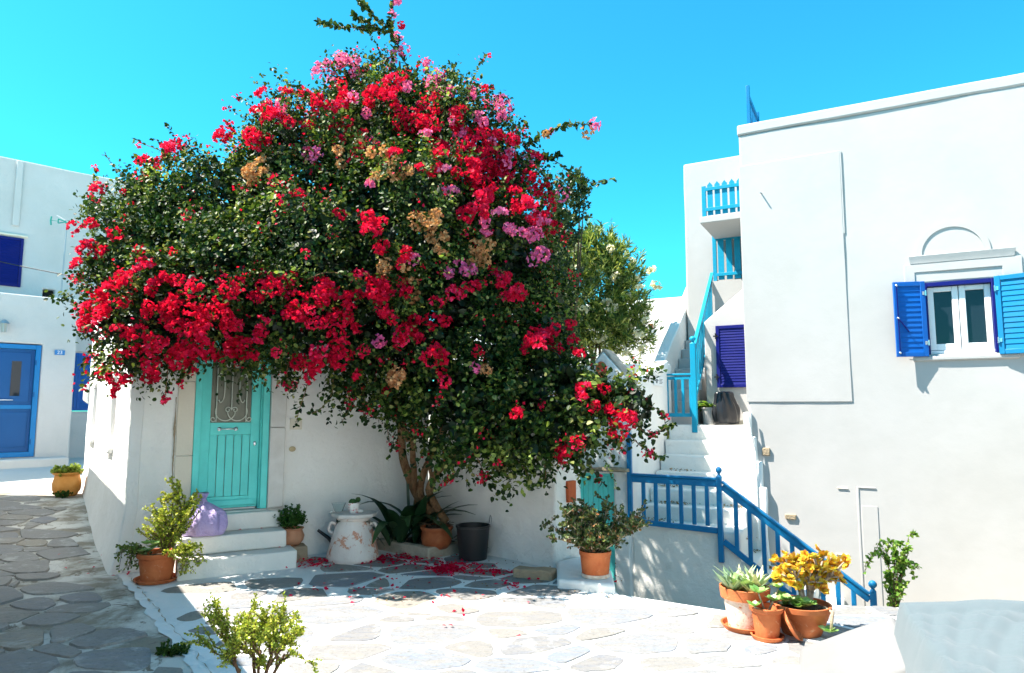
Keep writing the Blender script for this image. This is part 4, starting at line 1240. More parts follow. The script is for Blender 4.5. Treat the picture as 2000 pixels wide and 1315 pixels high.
# wall lantern
lt = MB().box(F, -0.68, -0.62, 0.004, 0.03, 3.22, 3.42).box(F, -0.665, -0.635, 0.03, 0.09, 3.40, 3.42)
lan = lt.build('wall_lantern', M_black, H2)
e = F.p(-0.65, 0.11, 3.18)
MB().lathe([(0.0, 0.0), (0.045, 0.0), (0.058, 0.17), (0.0, 0.17)], e, 6).build('lantern_glass', M_lampglass, lan)
e = F.p(-0.65, 0.11, 3.35)
MB().lathe([(0.0, 0.0), (0.085, 0.0), (0.07, 0.035), (0.03, 0.07), (0.0, 0.085)], e, 12).build('lantern_cap', M_steel, lan)
for k in range(6):
    th = math.pi / 3 * k; c = F.p(-0.65, 0.11, 0)
    MB().tube([(c.x + 0.046 * math.cos(th), c.y + 0.046 * math.sin(th), 3.175), (c.x + 0.060 * math.cos(th), c.y + 0.060 * math.sin(th), 3.355)], 0.006, 5).build('lantern_bar', M_steel, lan)

H3 = thing('upper_white_house', FU.p(0, -2, 0.5), 'big white house rising behind number 23, with dark blue shutter', 'house')
WIN = [(0.70, 1.52, 1.60, 3.02)]
MB().wall(FU, -7, 6.5, 0.2, 7.43, 0.0, -0.35, holes=WIN + [(0.29, 0.53, 4.06, 4.47)], step=0.5).wobble(0.015, 0.8).build('front_wall', M_far, H3, bevel=0.03)
MB().box(FU, -7, 6.5, -6, -0.36, 6.9, 7.1).build('roof', M_far, H3)
MB().box(FU, 6.2, 6.5, -6, -0.36, 0.2, 7.4).build('end_wall', M_far, H3)
o, _ = shutter(0.72, 1, 0.0, M_shut, H3, 0.40, 1.62, 3.0, 18, fr=FU, off=-0.03)
o, _ = shutter(1.122, 1, 0.0, M_shut, H3, 0.39, 1.62, 3.0, 18, fr=FU, off=-0.03)
MB().box(FU, 0.29, 0.53, -0.3, -0.2, 4.06, 4.47).build('dark_opening', M_dark, H3)
# upper shutter, seen at the picture's edge
o, _ = shutter(-1.42, 1, 0.0, M_navy, H3, 0.63, 4.44, 5.58, 18, fr=FU, off=0.014)
o, _ = shutter(-0.78, 1, 0.0, M_navy, H3, 0.63, 4.44, 5.58, 18, fr=FU, off=0.014)
MB().box(FU, -1.5, -0.08, 0.002, 0.06, 5.61, 5.66).build('lintel_shelf', M_cream, H3, bevel=0.01)
MB().box(FU, -0.40, -0.26, 0.002, 0.05, 5.85, 7.40).build('chimney_chase', M_far, H3, bevel=0.02)
# antenna
AN = thing('tv_antenna', PY(118, 592, 15.3), 'green bow-tie television antenna on a thin mast above number 23', 'antenna')
p0 = PY(118, 592, 15.3); p0.z = 3.86
mz = 5.93
MB().tube([p0, Vector((p0.x + 0.02, p0.y, mz))], 0.016, 8).build('mast', M_steel, AN, smooth=60)
bx_, by_ = p0.x + 0.02, p0.y
fa = Frame((bx_, by_), (0.9, 0.43))
mb = MB()
for sg in (-1, 1):
    for zt in (0.05, -0.05): mb.tube([fa.p(0.02 * sg, 0, mz), fa.p(0.17 * sg, 0, mz + zt)], 0.013, 6)
    mb.tube([fa.p(0.17 * sg, 0, mz + 0.05), fa.p(0.17 * sg, 0, mz - 0.05)], 0.013, 6)
    mb.tube([fa.p(0.17 * sg, 0, mz), fa.p(0.30 * sg, 0.0, mz)], 0.006, 6)
    mb.tube([fa.p(0.30 * sg, 0.02, mz + 0.09), fa.p(0.315 * sg, 0, mz), fa.p(0.30 * sg, 0.02, mz - 0.11)], 0.018, 6)
mb.build('bow_tie', M_green_ant, AN, smooth=60)
MB().box(fa, -0.035, 0.035, -0.03, 0.03, mz - 0.035, mz + 0.03).build('junction_box', M_green_ant, AN)
MB().tube([fa.p(-0.22, -0.1, mz + 0.15), fa.p(0.1, 0.1, mz - 0.06)], 0.007, 6).build('boom', M_steel, AN)
# cables
a, b = FU.p(-1.9, 0.35, 0), FS.p(5.2, 0.05, 0)
mb = MB().tube([Vector(v) for v in path_pts([PY(-60, 497, 15.0), PY(40, 520, 14.6), PY(170, 546, 13.6), PY(215, 560, 12.0)], 16)[0]], 0.011, 6)
tag(mb.build('power_cable', M_cable, smooth=180), 'thin black power cable crossing in front of the upper house', 'cable')
mb = MB().tube([Vector(v) for v in path_pts([FU.p(0.62, 0.06, 3.28), FU.p(0.75, 0.08, 3.36), FU.p(0.66, 0.08, 3.52), FU.p(0.8, 0.1, 3.66), FU.p(1.4, 0.35, 3.86)], 20)[0]], 0.012, 6)
tag(mb.build('loose_cable', M_cable, smooth=180), 'loose curling dark cable above the louvred blue window', 'cable')
# the house on the near side of the lane, which shades it
LH = thing('lane_house', FS.p(-4, 4.5, 0), 'white house on the near left of the lane, shading the paving', 'house')
fq = Frame(FS.p(0, 1.5, 0)[:2], FS.d, flip=False)
LHH = 3.1
MB().wall(fq, -16, 6.4, -1.0, LHH, 0.0, -0.4, step=1.2).build('front_wall', M_white, LH)
MB().box(fq, -16, 6.4, -5, -0.41, -1, LHH - 0.05).build('house_body', M_white, LH)
MB().box(fq, -16, 6.4, -0.3, 0.03, LHH, LHH + 0.12).build('parapet', M_white, LH)

# unseen house added at right behind the viewer, bouncing sunlight onto the shaded walls
CH = thing('added_bounce_house', (9, -3, 0), 'unseen white house added beyond the right edge to bounce sunlight', 'house')
fch = Frame((4.2, -10.0), (0, 1), flip=True)
MB().wall(fch, 0, 11.5, -1.0, 6.6, 0.0, -0.4, holes=[(3.0, 4.0, 0.0, 2.1), (6.5, 7.4, 1.0, 2.1)], step=1.2).build('front_wall', M_white, CH)
MB().box(fch, 0, 11.5, -5, -0.6, -1, 6.5).build('house_body', M_white, CH)
MB().box(fch, 3.0, 4.0, -0.25, -0.2, 0.0, 2.1).build('door', M_rail, CH)
MB().box(fch, 6.5, 7.4, -0.25, -0.2, 1.0, 2.1).build('window_shutter', M_rail, CH)

# drain cover in the apron
e = FS.p(7.9, 1.9, 0)
mb = MB().lathe([(0.0, 0.0), (0.36, 0.0), (0.36, 0.012), (0.0, 0.012)], (e.x, e.y, 0.24 * 1.0 + 0.26 * smooth01(1.3 / 2) + 0.008), 20)
tag(mb.build('drain_cover', M_kerb), 'round drain cover in the pale ground below door 23', 'cover')

# ------------------------------------------------------------------ bougainvillea
BG = thing('bougainvillea', (-0.95, 8.15, 0.1), 'huge bougainvillea with crimson and pink blossom spilling over the house with the turquoise door', 'tree')
BL = []     # crown masses: centre, radii
def blob(px, py, r, Y, fy=0.85):
    py -= 26 * smooth01((py - 560) / 150)
    c = PY(px, py, Y); rm = r / FPX * Y
    BL.append((npv(c), np.array([rm, rm * fy, rm])))
for b in ((300, 448, 98, 7.5), (250, 520, 78, 7.1), (330, 620, 95, 6.75), (245, 630, 72, 6.85), (425, 428, 120, 7.6), (460, 560, 115, 6.75),
          (590, 345, 140, 7.8), (620, 500, 140, 7.0), (750, 290, 128, 8.1), (590, 640, 82, 6.75), (790, 470, 170, 7.3), (890, 320, 125, 8.0),
          (930, 500, 130, 7.5), (740, 640, 105, 7.05), (890, 680, 135, 7.2), (985, 400, 82, 7.9), (1000, 600, 100, 7.8), (862, 768, 84, 7.3),
          (950, 815, 105, 7.0), (1075, 795, 88, 6.9), (1050, 870, 58, 6.75), (1165, 812, 46, 6.75), (1235, 818, 40, 6.6), (785, 180, 52, 8.3),
          (1130, 875, 42, 6.7), (728, 715, 46, 7.2), (255, 715, 40, 6.7), (420, 640, 50, 6.6), (520, 636, 55, 6.6), (680, 180, 40, 8.2), (545, 285, 55, 8.0), (1060, 700, 70, 7.4), (930, 880, 50, 6.9), (300, 385, 55, 7.6), (690, 700, 50, 6.9), (860, 200, 50, 8.2), (520, 420, 95, 7.6), (510, 355, 65, 8.0), (680, 400, 120, 7.6), (370, 500, 90, 7.2), (840, 600, 120, 7.5), (700, 300, 90, 8.3)):
    blob(*b)
# roof side masses, out of the photograph's sight
for c, r in (((-2.6, 9.6, 3.6), 1.0), ((-1.2, 10.0, 3.9), 1.1), ((-3.6, 9.0, 3.5), 0.7), ((-0.2, 9.6, 3.6), 1.0)):
    BL.append((np.array(c), np.array([r, r, r * 0.8])))
BC = np.array([b[0] for b in BL]); BR = np.array([b[1] for b in BL])
def depth_in(p):
    """smallest normalised distance to a mass centre (<1 is inside)"""
    q = (p[:, None, :] - BC[None]) / BR[None]
    return np.sqrt((q ** 2).sum(2)).min(1)
c0 = np.array([C0[0], C0[1]]); 
def in_house(p):
    s = (p[:, 0] - C0[0]) * FH.d.x + (p[:, 1] - C0[1]) * FH.d.y
    n = (p[:, 0] - C0[0]) * FH.n.x + (p[:, 1] - C0[1]) * FH.n.y
    sl_ = (p[:, 0] - C0[0]) * FS.n.x + (p[:, 1] - C0[1]) * FS.n.y
    h = (n < 0.05) & (sl_ < 0.05) & (p[:, 2] < HT + 0.03)
    n2 = (p[:, 0] - CI.x) * FW.n.x + (p[:, 1] - CI.y) * FW.n.y
    s2 = (p[:, 0] - CI.x) * FW.d.x + (p[:, 1] - CI.y) * FW.d.y
    h |= (n2 < 0.04) & (n2 > -0.55) & (s2 > -0.3) & (s2 < LW + 0.05) & (p[:, 2] < 1.78)
    return h
def n3(p, sc, seed=0.0):
    return np.array([mnoise.noise(Vector((x[0] * sc + seed, x[1] * sc, x[2] * sc))) for x in p])
W_ = (BR[:, 0] ** 2); W_ = W_ / W_.sum()
def shell(n, lo, hi):
    k = RNG.choice(len(BL), n, p=W_)
    d = rdir(n)
    t = RNG.uniform(lo, hi, n)
    p = BC[k] + BR[k] * d * t[:, None]
    return p, unit(d / BR[k])
p, nrm = shell(13000, 0.84, 1.04)
dn = depth_in(p); keep = (dn > 0.80) & ~in_house(p)
p, nrm = p[keep], nrm[keep]
clump = n3(p, 2.3)
p = p + nrm * (n3(p, 1.5, 7.0) * 0.30 + n3(p, 4.0, 3.0) * 0.12)[:, None]
kh = ~in_house(p) & np.array([not (PX(x)[0] < 172 and PX(x)[1] > 600) for x in p]); p, nrm, clump = p[kh], nrm[kh], clump[kh]
keep = (clump > -0.16) | (RNG.random(len(p)) < 0.14)
# fewer sprigs at the rear, which only the roof sees
keep &= (RNG.random(len(p)) < np.where(p[:, 1] > 8.9, 0.45, 1.0))
p, nrm, clump = p[keep], nrm[keep], clump[keep]
print('sprigs', len(p))
leafs = LeafSet(); lime = LeafSet()
NL = 25
for i in range(len(p)):
    ax = nrm[i] * 0.75 + np.array([0, 0, 0.18]) + RNG.normal(size=3) * 0.45
    ax /= np.linalg.norm(ax)
    L = RNG.uniform(0.14, 0.34) * (1.0 + 0.5 * clump[i])
    t = RNG.random(NL)
    q = p[i] + ax * (t * L)[:, None] + np.array([0, 0, -0.10]) * (t ** 2)[:, None] + RNG.normal(size=(NL, 3)) * 0.045
    dd = unit(ax * 0.5 + rdir(NL) * 0.9 + np.array([0, 0, -0.25]))
    nn = unit(nrm[i] * 0.5 + np.array([0, 0, 0.55]) + rdir(NL) * 0.75)
    tgt = lime if RNG.random() < 0.05 else leafs
    tgt.add(q, dd, nn, RNG.uniform(0.028, 0.056, NL) * (1.22 if p[i][2] < 2.1 else 1.0))
# loose shoots that break the outline, and single bracts scattered through the leaves
sb = [[], [], [], []]
for i in RNG.choice(len(p), 330, replace=False):
    ax = unit((nrm[i] * 0.8 + np.array([0, 0, 0.35 if p[i][2] > 2.6 else -0.3]) + RNG.normal(size=3) * 0.35)[None])[0]
    L = RNG.uniform(0.25, 0.62)
    ex_, ey_ = PX(p[i] + ax * L)
    if ex_ < 185 or (ex_ < 330 and ey_ > 690): continue
    pts = [p[i], p[i] + ax * L * .55 + np.array([0, 0, .03]), p[i] + ax * L + np.array([0, 0, -.10 * L])]
    leafs.along(pts, int(L * 62), 0.044, 0.9)
    if RNG.random() < .35:
        for j in range(9): sb[0].append(pts[2] + RNG.normal(size=3) * .03); sb[1].append(rdir(1)[0]); sb[2].append(rdir(1)[0]); sb[3].append(.036)
for i in range(len(p)):
    x_, y_ = PX(p[i])
    w_ = 0.16 if (x_ > 480 and y_ < 480) else 0.10 if (x_ > 680 and y_ < 700) or x_ < 230 else 0.035
    if y_ > 520 and x_ < 660: w_ = .2
    if RNG.random() < w_:
        k = RNG.integers(4, 11)
        for j in range(k): sb[0].append(p[i] + nrm[i] * RNG.uniform(.08, .22) + RNG.normal(size=3) * .045); sb[1].append(rdir(1)[0] * .7 + nrm[i] * .3); sb[2].append(nrm[i] * .6 + np.array([-.3, 0, .5]) + rdir(1)[0] * .7); sb[3].append(RNG.uniform(.028, .042))
leaves('scattered_bracts', L_red, T_BRACT, *sb, BG, kind='stuff')
crown = leafs.build('foliage', L_boug, T_HEART, BG, kind='stuff')
lime.build('fresh_foliage', L_lime, T_HEART, BG, kind='stuff')
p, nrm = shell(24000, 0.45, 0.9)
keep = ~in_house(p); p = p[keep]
leaves('inner_shade_foliage', L_inshade, T_HEART, p, rdir(len(p)), rdir(len(p)), RNG.uniform(0.07, 0.13, len(p)), BG, kind='stuff')  # large filler leaves, the crown's inner shade put into their colour

# blossom: bract clusters on the crown's surface
def cluster_mesh(name, mat, n=24, r=0.085, b=0.043):
    d = rdir(n); d[:, 2] = np.abs(d[:, 2]) * 0.8 - 0.15
    c = d * r * RNG.uniform(0.55, 1.0, (n, 1)) * np.array([1, 1, 0.8])
    P, D, NN = [], [], []
    for i in range(n):
        o = unit((d[i] + rdir(1)[0] * 0.5)[None])[0]
        t1 = unit(np.cross(o, rdir(1)[0])[None])[0]; t2 = np.cross(o, t1)
        for k in range(3):
            a = 2 * math.pi * k / 3
            dd = (t1 * math.cos(a) + t2 * math.sin(a)) * 0.85 + o * 0.55
            P.append(c[i]); D.append(dd); NN.append(o - dd * 0.4)
    P, D, NN = map(np.array, (P, D, NN))
    o = leaves(name, mat, T_BRACT, P, D, NN, b * RNG.uniform(0.75, 1.15, len(P)), None, origin=(0, 0, 0))
    return o
PROT = {}
for nm, mat, r, b in (('red', L_red, 0.075, 0.037), ('pink', L_pink, 0.080, 0.036), ('tan', L_tan, 0.085, 0.032)):
    PROT[nm] = [cluster_mesh('flower_cluster', mat, 19 if nm == 'red' else 34, r, b) for _ in range(6)]
def cast(px, py):
    """nearest crown surface along the line of sight, and the outward direction there"""
    o = np.array([0, 0, EYE]); d = npv(ray(px, py)); d /= np.linalg.norm(d)
    oc = (o - BC) / BR; dr = d / BR
    a = (dr ** 2).sum(1); b = (oc * dr).sum(1); c = (oc ** 2).sum(1) - 1
    disc = b * b - a * c
    ok = disc > 0
    if not ok.any(): return None
    t = np.where(ok, (-b - np.sqrt(np.where(ok, disc, 0))) / a, 1e9)
    k = t.argmin(); q = o + d * t[k]
    n = (q - BC[k]) / BR[k] ** 2; n /= np.linalg.norm(n)
    return q, n
fl = []   # (pos, normal, colour, scale)
def patch(px, py, rx, ry, n, col='red', sc=1.0):
    if col == 'red' and py < 460: n = int(n * 1.7)
    elif col == 'red' and px > 680: n = int(n * 1.35)
    if col != 'red': n = int(n * 1.4 + .5)
    for _ in range(n):
        for _t in range(12):
            a = random.uniform(0, 2 * math.pi); r = math.sqrt(random.random())
            h = cast(px + rx * r * math.cos(a), py + ry * r * math.sin(a))
            if h is not None: break
        if h is None: continue
        q, nn = h
        fl.append((q + nn * random.uniform(0.08, 0.27), nn, col, sc * random.uniform(0.55, 1.25)))
for a in ((330, 590, 115, 46, 17), (400, 635, 136, 49, 21), (520, 600, 94, 55, 15), (285, 650, 84, 49, 14), (240, 715, 47, 44, 7), (620, 650, 99, 52, 21),
          (665, 690, 73, 33, 9), (555, 690, 63, 27, 7), (440, 560, 115, 28, 10), (200, 480, 37, 49, 6), (195, 590, 47, 44, 6), (330, 540, 73, 27, 5),
          (310, 740, 34, 24, 4), (470, 660, 60, 26, 9), (360, 670, 60, 26, 8),
          (565, 235, 55, 30, 9), (640, 210, 60, 30, 11), (745, 200, 50, 22, 8), (505, 280, 36, 22, 5), (450, 265, 25, 20, 3), (840, 245, 65, 32, 12),
          (905, 285, 75, 36, 15), (960, 330, 55, 40, 11), (930, 380, 40, 40, 8), (1015, 400, 45, 45, 11), (1040, 430, 26, 40, 5), (885, 330, 40, 30, 5),
          (985, 560, 34, 40, 8), (740, 555, 40, 36, 6), (765, 595, 50, 34, 9), (790, 650, 42, 32, 7), (860, 685, 24, 16, 3), (655, 435, 14, 12, 1),
          (740, 445, 18, 18, 3), (770, 490, 30, 26, 4), (905, 430, 22, 14, 3), (650, 580, 40, 40, 6), (920, 570, 16, 14, 2), (815, 330, 60, 30, 4), (700, 280, 60, 30, 4),
          (1085, 700, 40, 30, 6), (1160, 785, 40, 20, 4), (1230, 800, 30, 20, 5), (1125, 865, 24, 14, 3), (1140, 903, 26, 14, 4), (1080, 660, 34, 18, 4),
          (1020, 830, 14, 12, 1), (780, 770, 18, 50, 3), (905, 620, 60, 40, 4), (340, 320, 30, 12, 2), (300, 330, 30, 12, 2), (205, 370, 14, 26, 2), (870, 760, 60, 40, 2), (960, 690, 40, 30, 2),
          (800, 880, 14, 20, 1), (250, 480, 30, 30, 2), (590, 410, 16, 12, 1)):
    patch(*a)
for a in ((650, 130, 42, 18, 8), (700, 135, 34, 22, 6), (785, 95, 16, 22, 3), (850, 165, 20, 16, 3), (612, 300, 10, 14, 2), (937, 316, 8, 8, 1), (850, 350, 12, 10, 1),
          (868, 380, 12, 12, 1), (880, 518, 30, 12, 3), (800, 498, 14, 10, 1), (1040, 430, 12, 20, 2), (738, 664, 10, 8, 1), (910, 700, 20, 12, 1), (1000, 455, 20, 12, 2),
          (965, 215, 24, 20, 2), (900, 205, 20, 16, 2), (960, 450, 20, 14, 2), (735, 300, 20, 14, 1), (720, 370, 16, 14, 1), (820, 200, 50, 24, 3), (930, 250, 60, 40, 4), (860, 300, 60, 40, 3), (1000, 330, 40, 40, 3), (700, 210, 60, 30, 3), (560, 250, 50, 24, 2), (1020, 480, 30, 30, 3)):
    patch(*a, 'pink', 0.85)
for a in ((825, 440, 36, 14, 5), (850, 470, 18, 14, 2), (800, 715, 18, 14, 2), (935, 500, 22, 24, 4), (770, 350, 40, 18, 4), (510, 345, 50, 22, 5), (930, 695, 12, 14, 1), (800, 560, 22, 16, 2),
          (720, 530, 14, 8, 1), (780, 510, 20, 10, 2), (700, 330, 40, 30, 3), (940, 480, 20, 18, 2)):
    patch(*a, 'tan', 0.9)
for px, py, Y_, col, sc in ((1160, 245, 7.6, 'pink', .85), (1148, 258, 7.6, 'tan', .9), (1068, 262, 7.75, 'tan', .5), (791, 98, 8.25, 'pink', 1.05), (778, 72, 8.25, 'pink', .7), (784, 50, 8.3, 'red', .5), (770, 104, 8.25, 'pink', .7), (776, 4, 8.3, 'pink', .6), (765, 118, 8.25, 'pink', .7), (640, 130, 8.15, 'pink', 1.1), (665, 112, 8.15, 'pink', 1.0), (622, 142, 8.15, 'pink', .9), (690, 122, 8.15, 'pink', .8), (650, 155, 8.1, 'pink', .9), (700, 150, 8.1, 'pink', .9), (850, 165, 8.1, 'pink', 1.1), (948, 172, 8.1, 'red', .5), (968, 192, 8.1, 'pink', .5), (955, 205, 8.05, 'pink', .8), (1100, 380, 7.7, 'pink', 1.0)):
    fl.append((npv(PY(px, py, Y_)), np.array([-.3, -.6, .6]), col, sc))
# the same blossom, thinner, on the sides the photograph does not show
pb_, nb_ = shell(260, 1.0, 1.06)
kb = (depth_in(pb_) > 0.97) & ~in_house(pb_) & (nb_[:, 1] > 0.25)
for q, nn in list(zip(pb_[kb], nb_[kb]))[:60]: fl.append((q + nn * 0.08, nn, 'red', 1.0))
print('flower clusters', len(fl))
fl.sort(key=lambda f: f[0][1] / f[3] ** 0.5 + (3 if f[1][1] > 0.4 else 0))
used = set(); extra = {'red': [], 'pink': [], 'tan': []}
def orient(nn):
    v = Vector(nn) * 0.7 + Vector((random.uniform(-.6, .2), random.uniform(-.4, .4), random.uniform(.1, .8)))
    q = v.to_track_quat('Z', 'Y'); e = q.to_matrix() @ __import__('mathutils').Matrix.Rotation(random.uniform(0, 6.28), 3, 'Z')
    return e.to_euler()
for i, (q, nn, col, sc) in enumerate(fl):
    if i < 298:
        pr_o = PROT[col][i % 6]
        if pr_o.name not in used:
            used.add(pr_o.name); o = pr_o; o.parent = BG; WL[o.name] = Vector(q); o.location = Vector(q) - WL[BG.name]
        else:
            o = inst(pr_o, Vector(q), BG)
        o.rotation_euler = orient(nn); o.scale = (sc,) * 3
    else: extra[col].append((q, nn, sc))
for col, lst in extra.items():
    if not lst: continue
    P, D, NN, S = [], [], [], []
    for q, nn, sc in lst:
        n = 17; d = rdir(n)
        c = q + d * 0.085 * sc * RNG.uniform(0.5, 1, (n, 1))
        for i in range(n):
            o_ = d[i]; t1 = unit(np.cross(o_, rdir(1)[0])[None])[0]; t2 = np.cross(o_, t1)
            for k in range(3):
                a = 2.094 * k; dd = (t1 * math.cos(a) + t2 * math.sin(a)) * 0.85 + o_ * 0.55
                P.append(c[i]); D.append(dd); NN.append(o_ - dd * .4); S.append(0.037 * random.uniform(.8, 1.15))
    leaves('small_bracts', {'red': L_red, 'pink': L_pink, 'tan': L_tan}[col], T_BRACT, P, D, NN, S, BG, kind='stuff')
for k_, lst in PROT.items():
    for o in lst:
        if o.name not in used: bpy.data.objects.remove(o)

# hanging strands and long whips
tw = MB(); st = LeafSet(); rb = [[], [], [], []]; pk = [[], [], [], []]
def strand(pts, n, size=0.055, flowers=0, r=0.005, col=None, spread=0.9):
    path = [Vector(q) for q in path_pts(pts, 14)[0]]
    tw.tube(path, [r * (1 - 0.6 * i / 13) for i in range(14)], 5)
    st.along(pts, n, size, spread)
    for k in range(flowers):
        q, t = path_pts(pts, 20)
        c = q[int(20 * (0.45 + 0.5 * random.random())) % 20] + RNG.normal(size=3) * 0.02
        dst = pk if col == 'pink' else rb
        for j in range(9):
            d = rdir(3); dst[0].append(c + rdir(1)[0] * 0.035); dst[1].append(d[0]); dst[2].append(d[1]); dst[3].append(0.042)
for pts, n, f in (
        ([(600, 700, 6.9), (600, 750, 6.85), (588, 790, 6.85), (576, 832, 6.9)], 34, 0), ([(570, 690, 6.8), (560, 730, 6.75), (575, 760, 6.8)], 22, 3),
        ([(650, 730, 7.0), (648, 770, 7.0), (625, 800, 7.0), (608, 808, 7.0)], 30, 0), ([(690, 740, 7.0), (685, 790, 7.0), (668, 825, 7.0)], 26, 2),
        ([(740, 760, 7.2), (715, 790, 7.2), (700, 800, 7.2)], 24, 1), ([(755, 790, 7.3), (757, 840, 7.3), (765, 880, 7.3)], 30, 0), ([(710, 730, 7.1), (712, 790, 7.1), (716, 822, 7.1)], 30, 1),
        ([(330, 700, 6.7), (325, 750, 6.6), (320, 785, 6.6)], 24, 3), ([(375, 690, 6.7), (372, 720, 6.6), (350, 748, 6.6)], 24, 1),
        ([(1000, 890, 6.8), (1030, 925, 6.7), (1034, 955, 6.7)], 36, 0), ([(960, 900, 6.8), (985, 930, 6.8), (1015, 925, 6.75)], 26, 0), ([(930, 890, 6.9), (946, 925, 6.85), (950, 945, 6.85)], 14, 3),
        ([(870, 880, 7.1), (885, 930, 7.1), (860, 945, 7.1)], 12, 3), ([(1060, 890, 6.75), (1066, 930, 6.7), (1055, 945, 6.7)], 22, 0),
        ([(1150, 900, 6.65), (1165, 930, 6.6), (1180, 945, 6.6)], 16, 1), ([(1120, 900, 6.6), (1130, 930, 6.6)], 16, 0),
        ([(1230, 820, 6.6), (1270, 850, 6.5), (1300, 835, 6.45), (1318, 828, 6.4)], 44, 1), ([(1220, 840, 6.6), (1250, 870, 6.5), (1275, 890, 6.5), (1298, 892, 6.5)], 34, 2),
        ([(1200, 800, 6.65), (1250, 790, 6.6), (1290, 805, 6.55), (1305, 850, 6.5)], 44, 1), ([(1190, 850, 6.6), (1215, 880, 6.55)], 18, 0), ([(1210, 770, 6.7), (1240, 765, 6.65), (1270, 785, 6.6)], 26, 2),
        ([(1140, 740, 6.85), (1180, 745, 6.8), (1215, 760, 6.75)], 34, 2),
        ([(200, 560, 7.0), (165, 600, 6.9), (145, 606, 6.9)], 16, 4), ([(215, 640, 6.9), (185, 655, 6.85), (165, 660, 6.8)], 22, 0), ([(210, 660, 6.9), (180, 690, 6.8), (158, 712, 6.8)], 20, 2),
        ([(190, 530, 7.0), (165, 540, 7.0), (150, 545, 7.0)], 12, 3), ([(195, 470, 7.1), (172, 485, 7.0)], 12, 4), ([(220, 700, 6.8), (190, 735, 6.75)], 16, 3),
        ([(245, 345, 7.5), (222, 325, 7.5), (205, 300, 7.5)], 12, 0), ([(330, 300, 7.7), (290, 285, 7.7), (262, 272, 7.7)], 8, 1), ([(300, 330, 7.6), (265, 305, 7.6)], 20, 0), ([(520, 225, 8.0), (510, 205, 8.0)], 8, 2), ([(220, 380, 7.4), (190, 355, 7.4)], 14, 2),
        ([(370, 300, 7.7), (350, 280, 7.7)], 14, 1), ([(460, 255, 7.9), (445, 240, 7.9)], 12, 2),
        ([(800, 140, 8.3), (775, 85, 8.3), (765, 40, 8.3), (768, -10, 8.3)], 60, 3), ([(768, 66, 8.3), (720, 58, 8.25), (670, 52, 8.2), (622, 44, 8.2)], 70, 0), ([(762, 55, 8.3), (735, 35, 8.25), (715, 18, 8.2), (702, 2, 8.2)], 50, 0),
        ([(740, 60, 8.3), (715, 42, 8.2), (690, 30, 8.2)], 36, 0), ([(880, 190, 8.2), (884, 150, 8.2), (890, 125, 8.2)], 30, 0), ([(840, 150, 8.2), (830, 130, 8.2)], 10, 3),
        ([(1010, 310, 7.9), (1050, 270, 7.8), (1100, 245, 7.7), (1150, 243, 7.6)], 56, 1), ([(1030, 330, 7.9), (1060, 310, 7.8), (1090, 305, 7.8)], 36, 1), ([(1040, 300, 7.9), (1090, 318, 7.8), (1120, 345, 7.7), (1150, 358, 7.7), (1196, 350, 7.6)], 30, 0),
        ([(940, 230, 8.1), (950, 195, 8.1), (960, 170, 8.1)], 16, 3), ([(960, 240, 8.1), (965, 210, 8.1), (980, 190, 8.1)], 14, 3), ([(1000, 280, 8.0), (1030, 240, 8.0)], 12, 1), ([(1060, 400, 7.8), (1075, 370, 7.7)], 24, 1),
        ([(600, 545, 6.2), (640, 532, 6.1), (680, 540, 6.0), (712, 560, 6.0)], 40, 0), ([(620, 250, 8.0), (600, 225, 8.0)], 16, 1), ([(680, 130, 8.2), (640, 120, 8.2), (610, 140, 8.2)], 12, 5)):
    big_ = pts[-1][1] < 60 or (pts[-1][0] > 1085 and pts[-1][1] < 400)
    strand([PY(*q) for q in pts], int(n * 1.5) if big_ else n, 0.078 if big_ else 0.058, f, 0.006, 'pink' if pts[0][1] < 200 or pts[-1][0] > 1120 and pts[0][1] < 320 else None)
tag(tw.build('twig', M_wood, BG, smooth=180), kind='stuff')
st.build('strand_leaves', L_boug, T_HEART, BG, kind='stuff')
leaves('strand_bracts', L_red, T_BRACT, *rb, BG, kind='stuff')
leaves('strand_pink_bracts', L_pink, T_BRACT, *pk, BG, kind='stuff')
# trunk stems and limbs
def limb(pts, r0, r1, name='trunk_stem', sides=10):
    q = [Vector(v) for v in path_pts([PY(*a) for a in pts], 26)[0]]
    rr = [(r0 + (r1 - r0) * i / 25) * (1 + 0.12 * mnoise.noise(Vector((i * .5, r0 * 90, 0)))) for i in range(26)]
    mb = MB().tube(q, rr, sides).wobble(0.012, 6)
    return mb.build(name, M_wood, BG, smooth=180)
limb([(832, 1050, 8.3), (822, 985, 8.25), (798, 930, 8.15), (784, 870, 8.0), (788, 780, 7.85), (800, 650, 7.7), (770, 480, 7.9)], 0.058, 0.04)
limb([(838, 1045, 8.25), (834, 1000, 8.2), (812, 965, 8.15), (808, 915, 8.05), (806, 860, 7.9), (815, 760, 7.7), (830, 650, 7.6)], 0.042, 0.03)
limb([(846, 1040, 8.2), (842, 1000, 8.15), (822, 965, 8.1), (830, 915, 8.0), (858, 860, 7.8), (870, 760, 7.6), (880, 480, 7.8)], 0.045, 0.03)
limb([(872, 1020, 8.1), (850, 985, 8.05), (838, 955, 8.0), (856, 920, 7.9), (885, 890, 7.7), (940, 830, 7.4), (1040, 780, 7.2)], 0.048, 0.028)
limb([(822, 1050, 8.3), (812, 990, 8.25), (822, 950, 8.15), (836, 900, 8.0), (850, 800, 7.8)], 0.035, 0.022)
limb([(842, 1046, 8.2), (850, 1000, 8.15), (838, 970, 8.1), (846, 945, 8.0), (838, 900, 7.9), (850, 830, 7.7)], 0.03, 0.02)
limb([(800, 860, 7.9), (700, 700, 7.5), (560, 600, 7.1), (380, 560, 7.0)], 0.05, 0.02, 'limb')
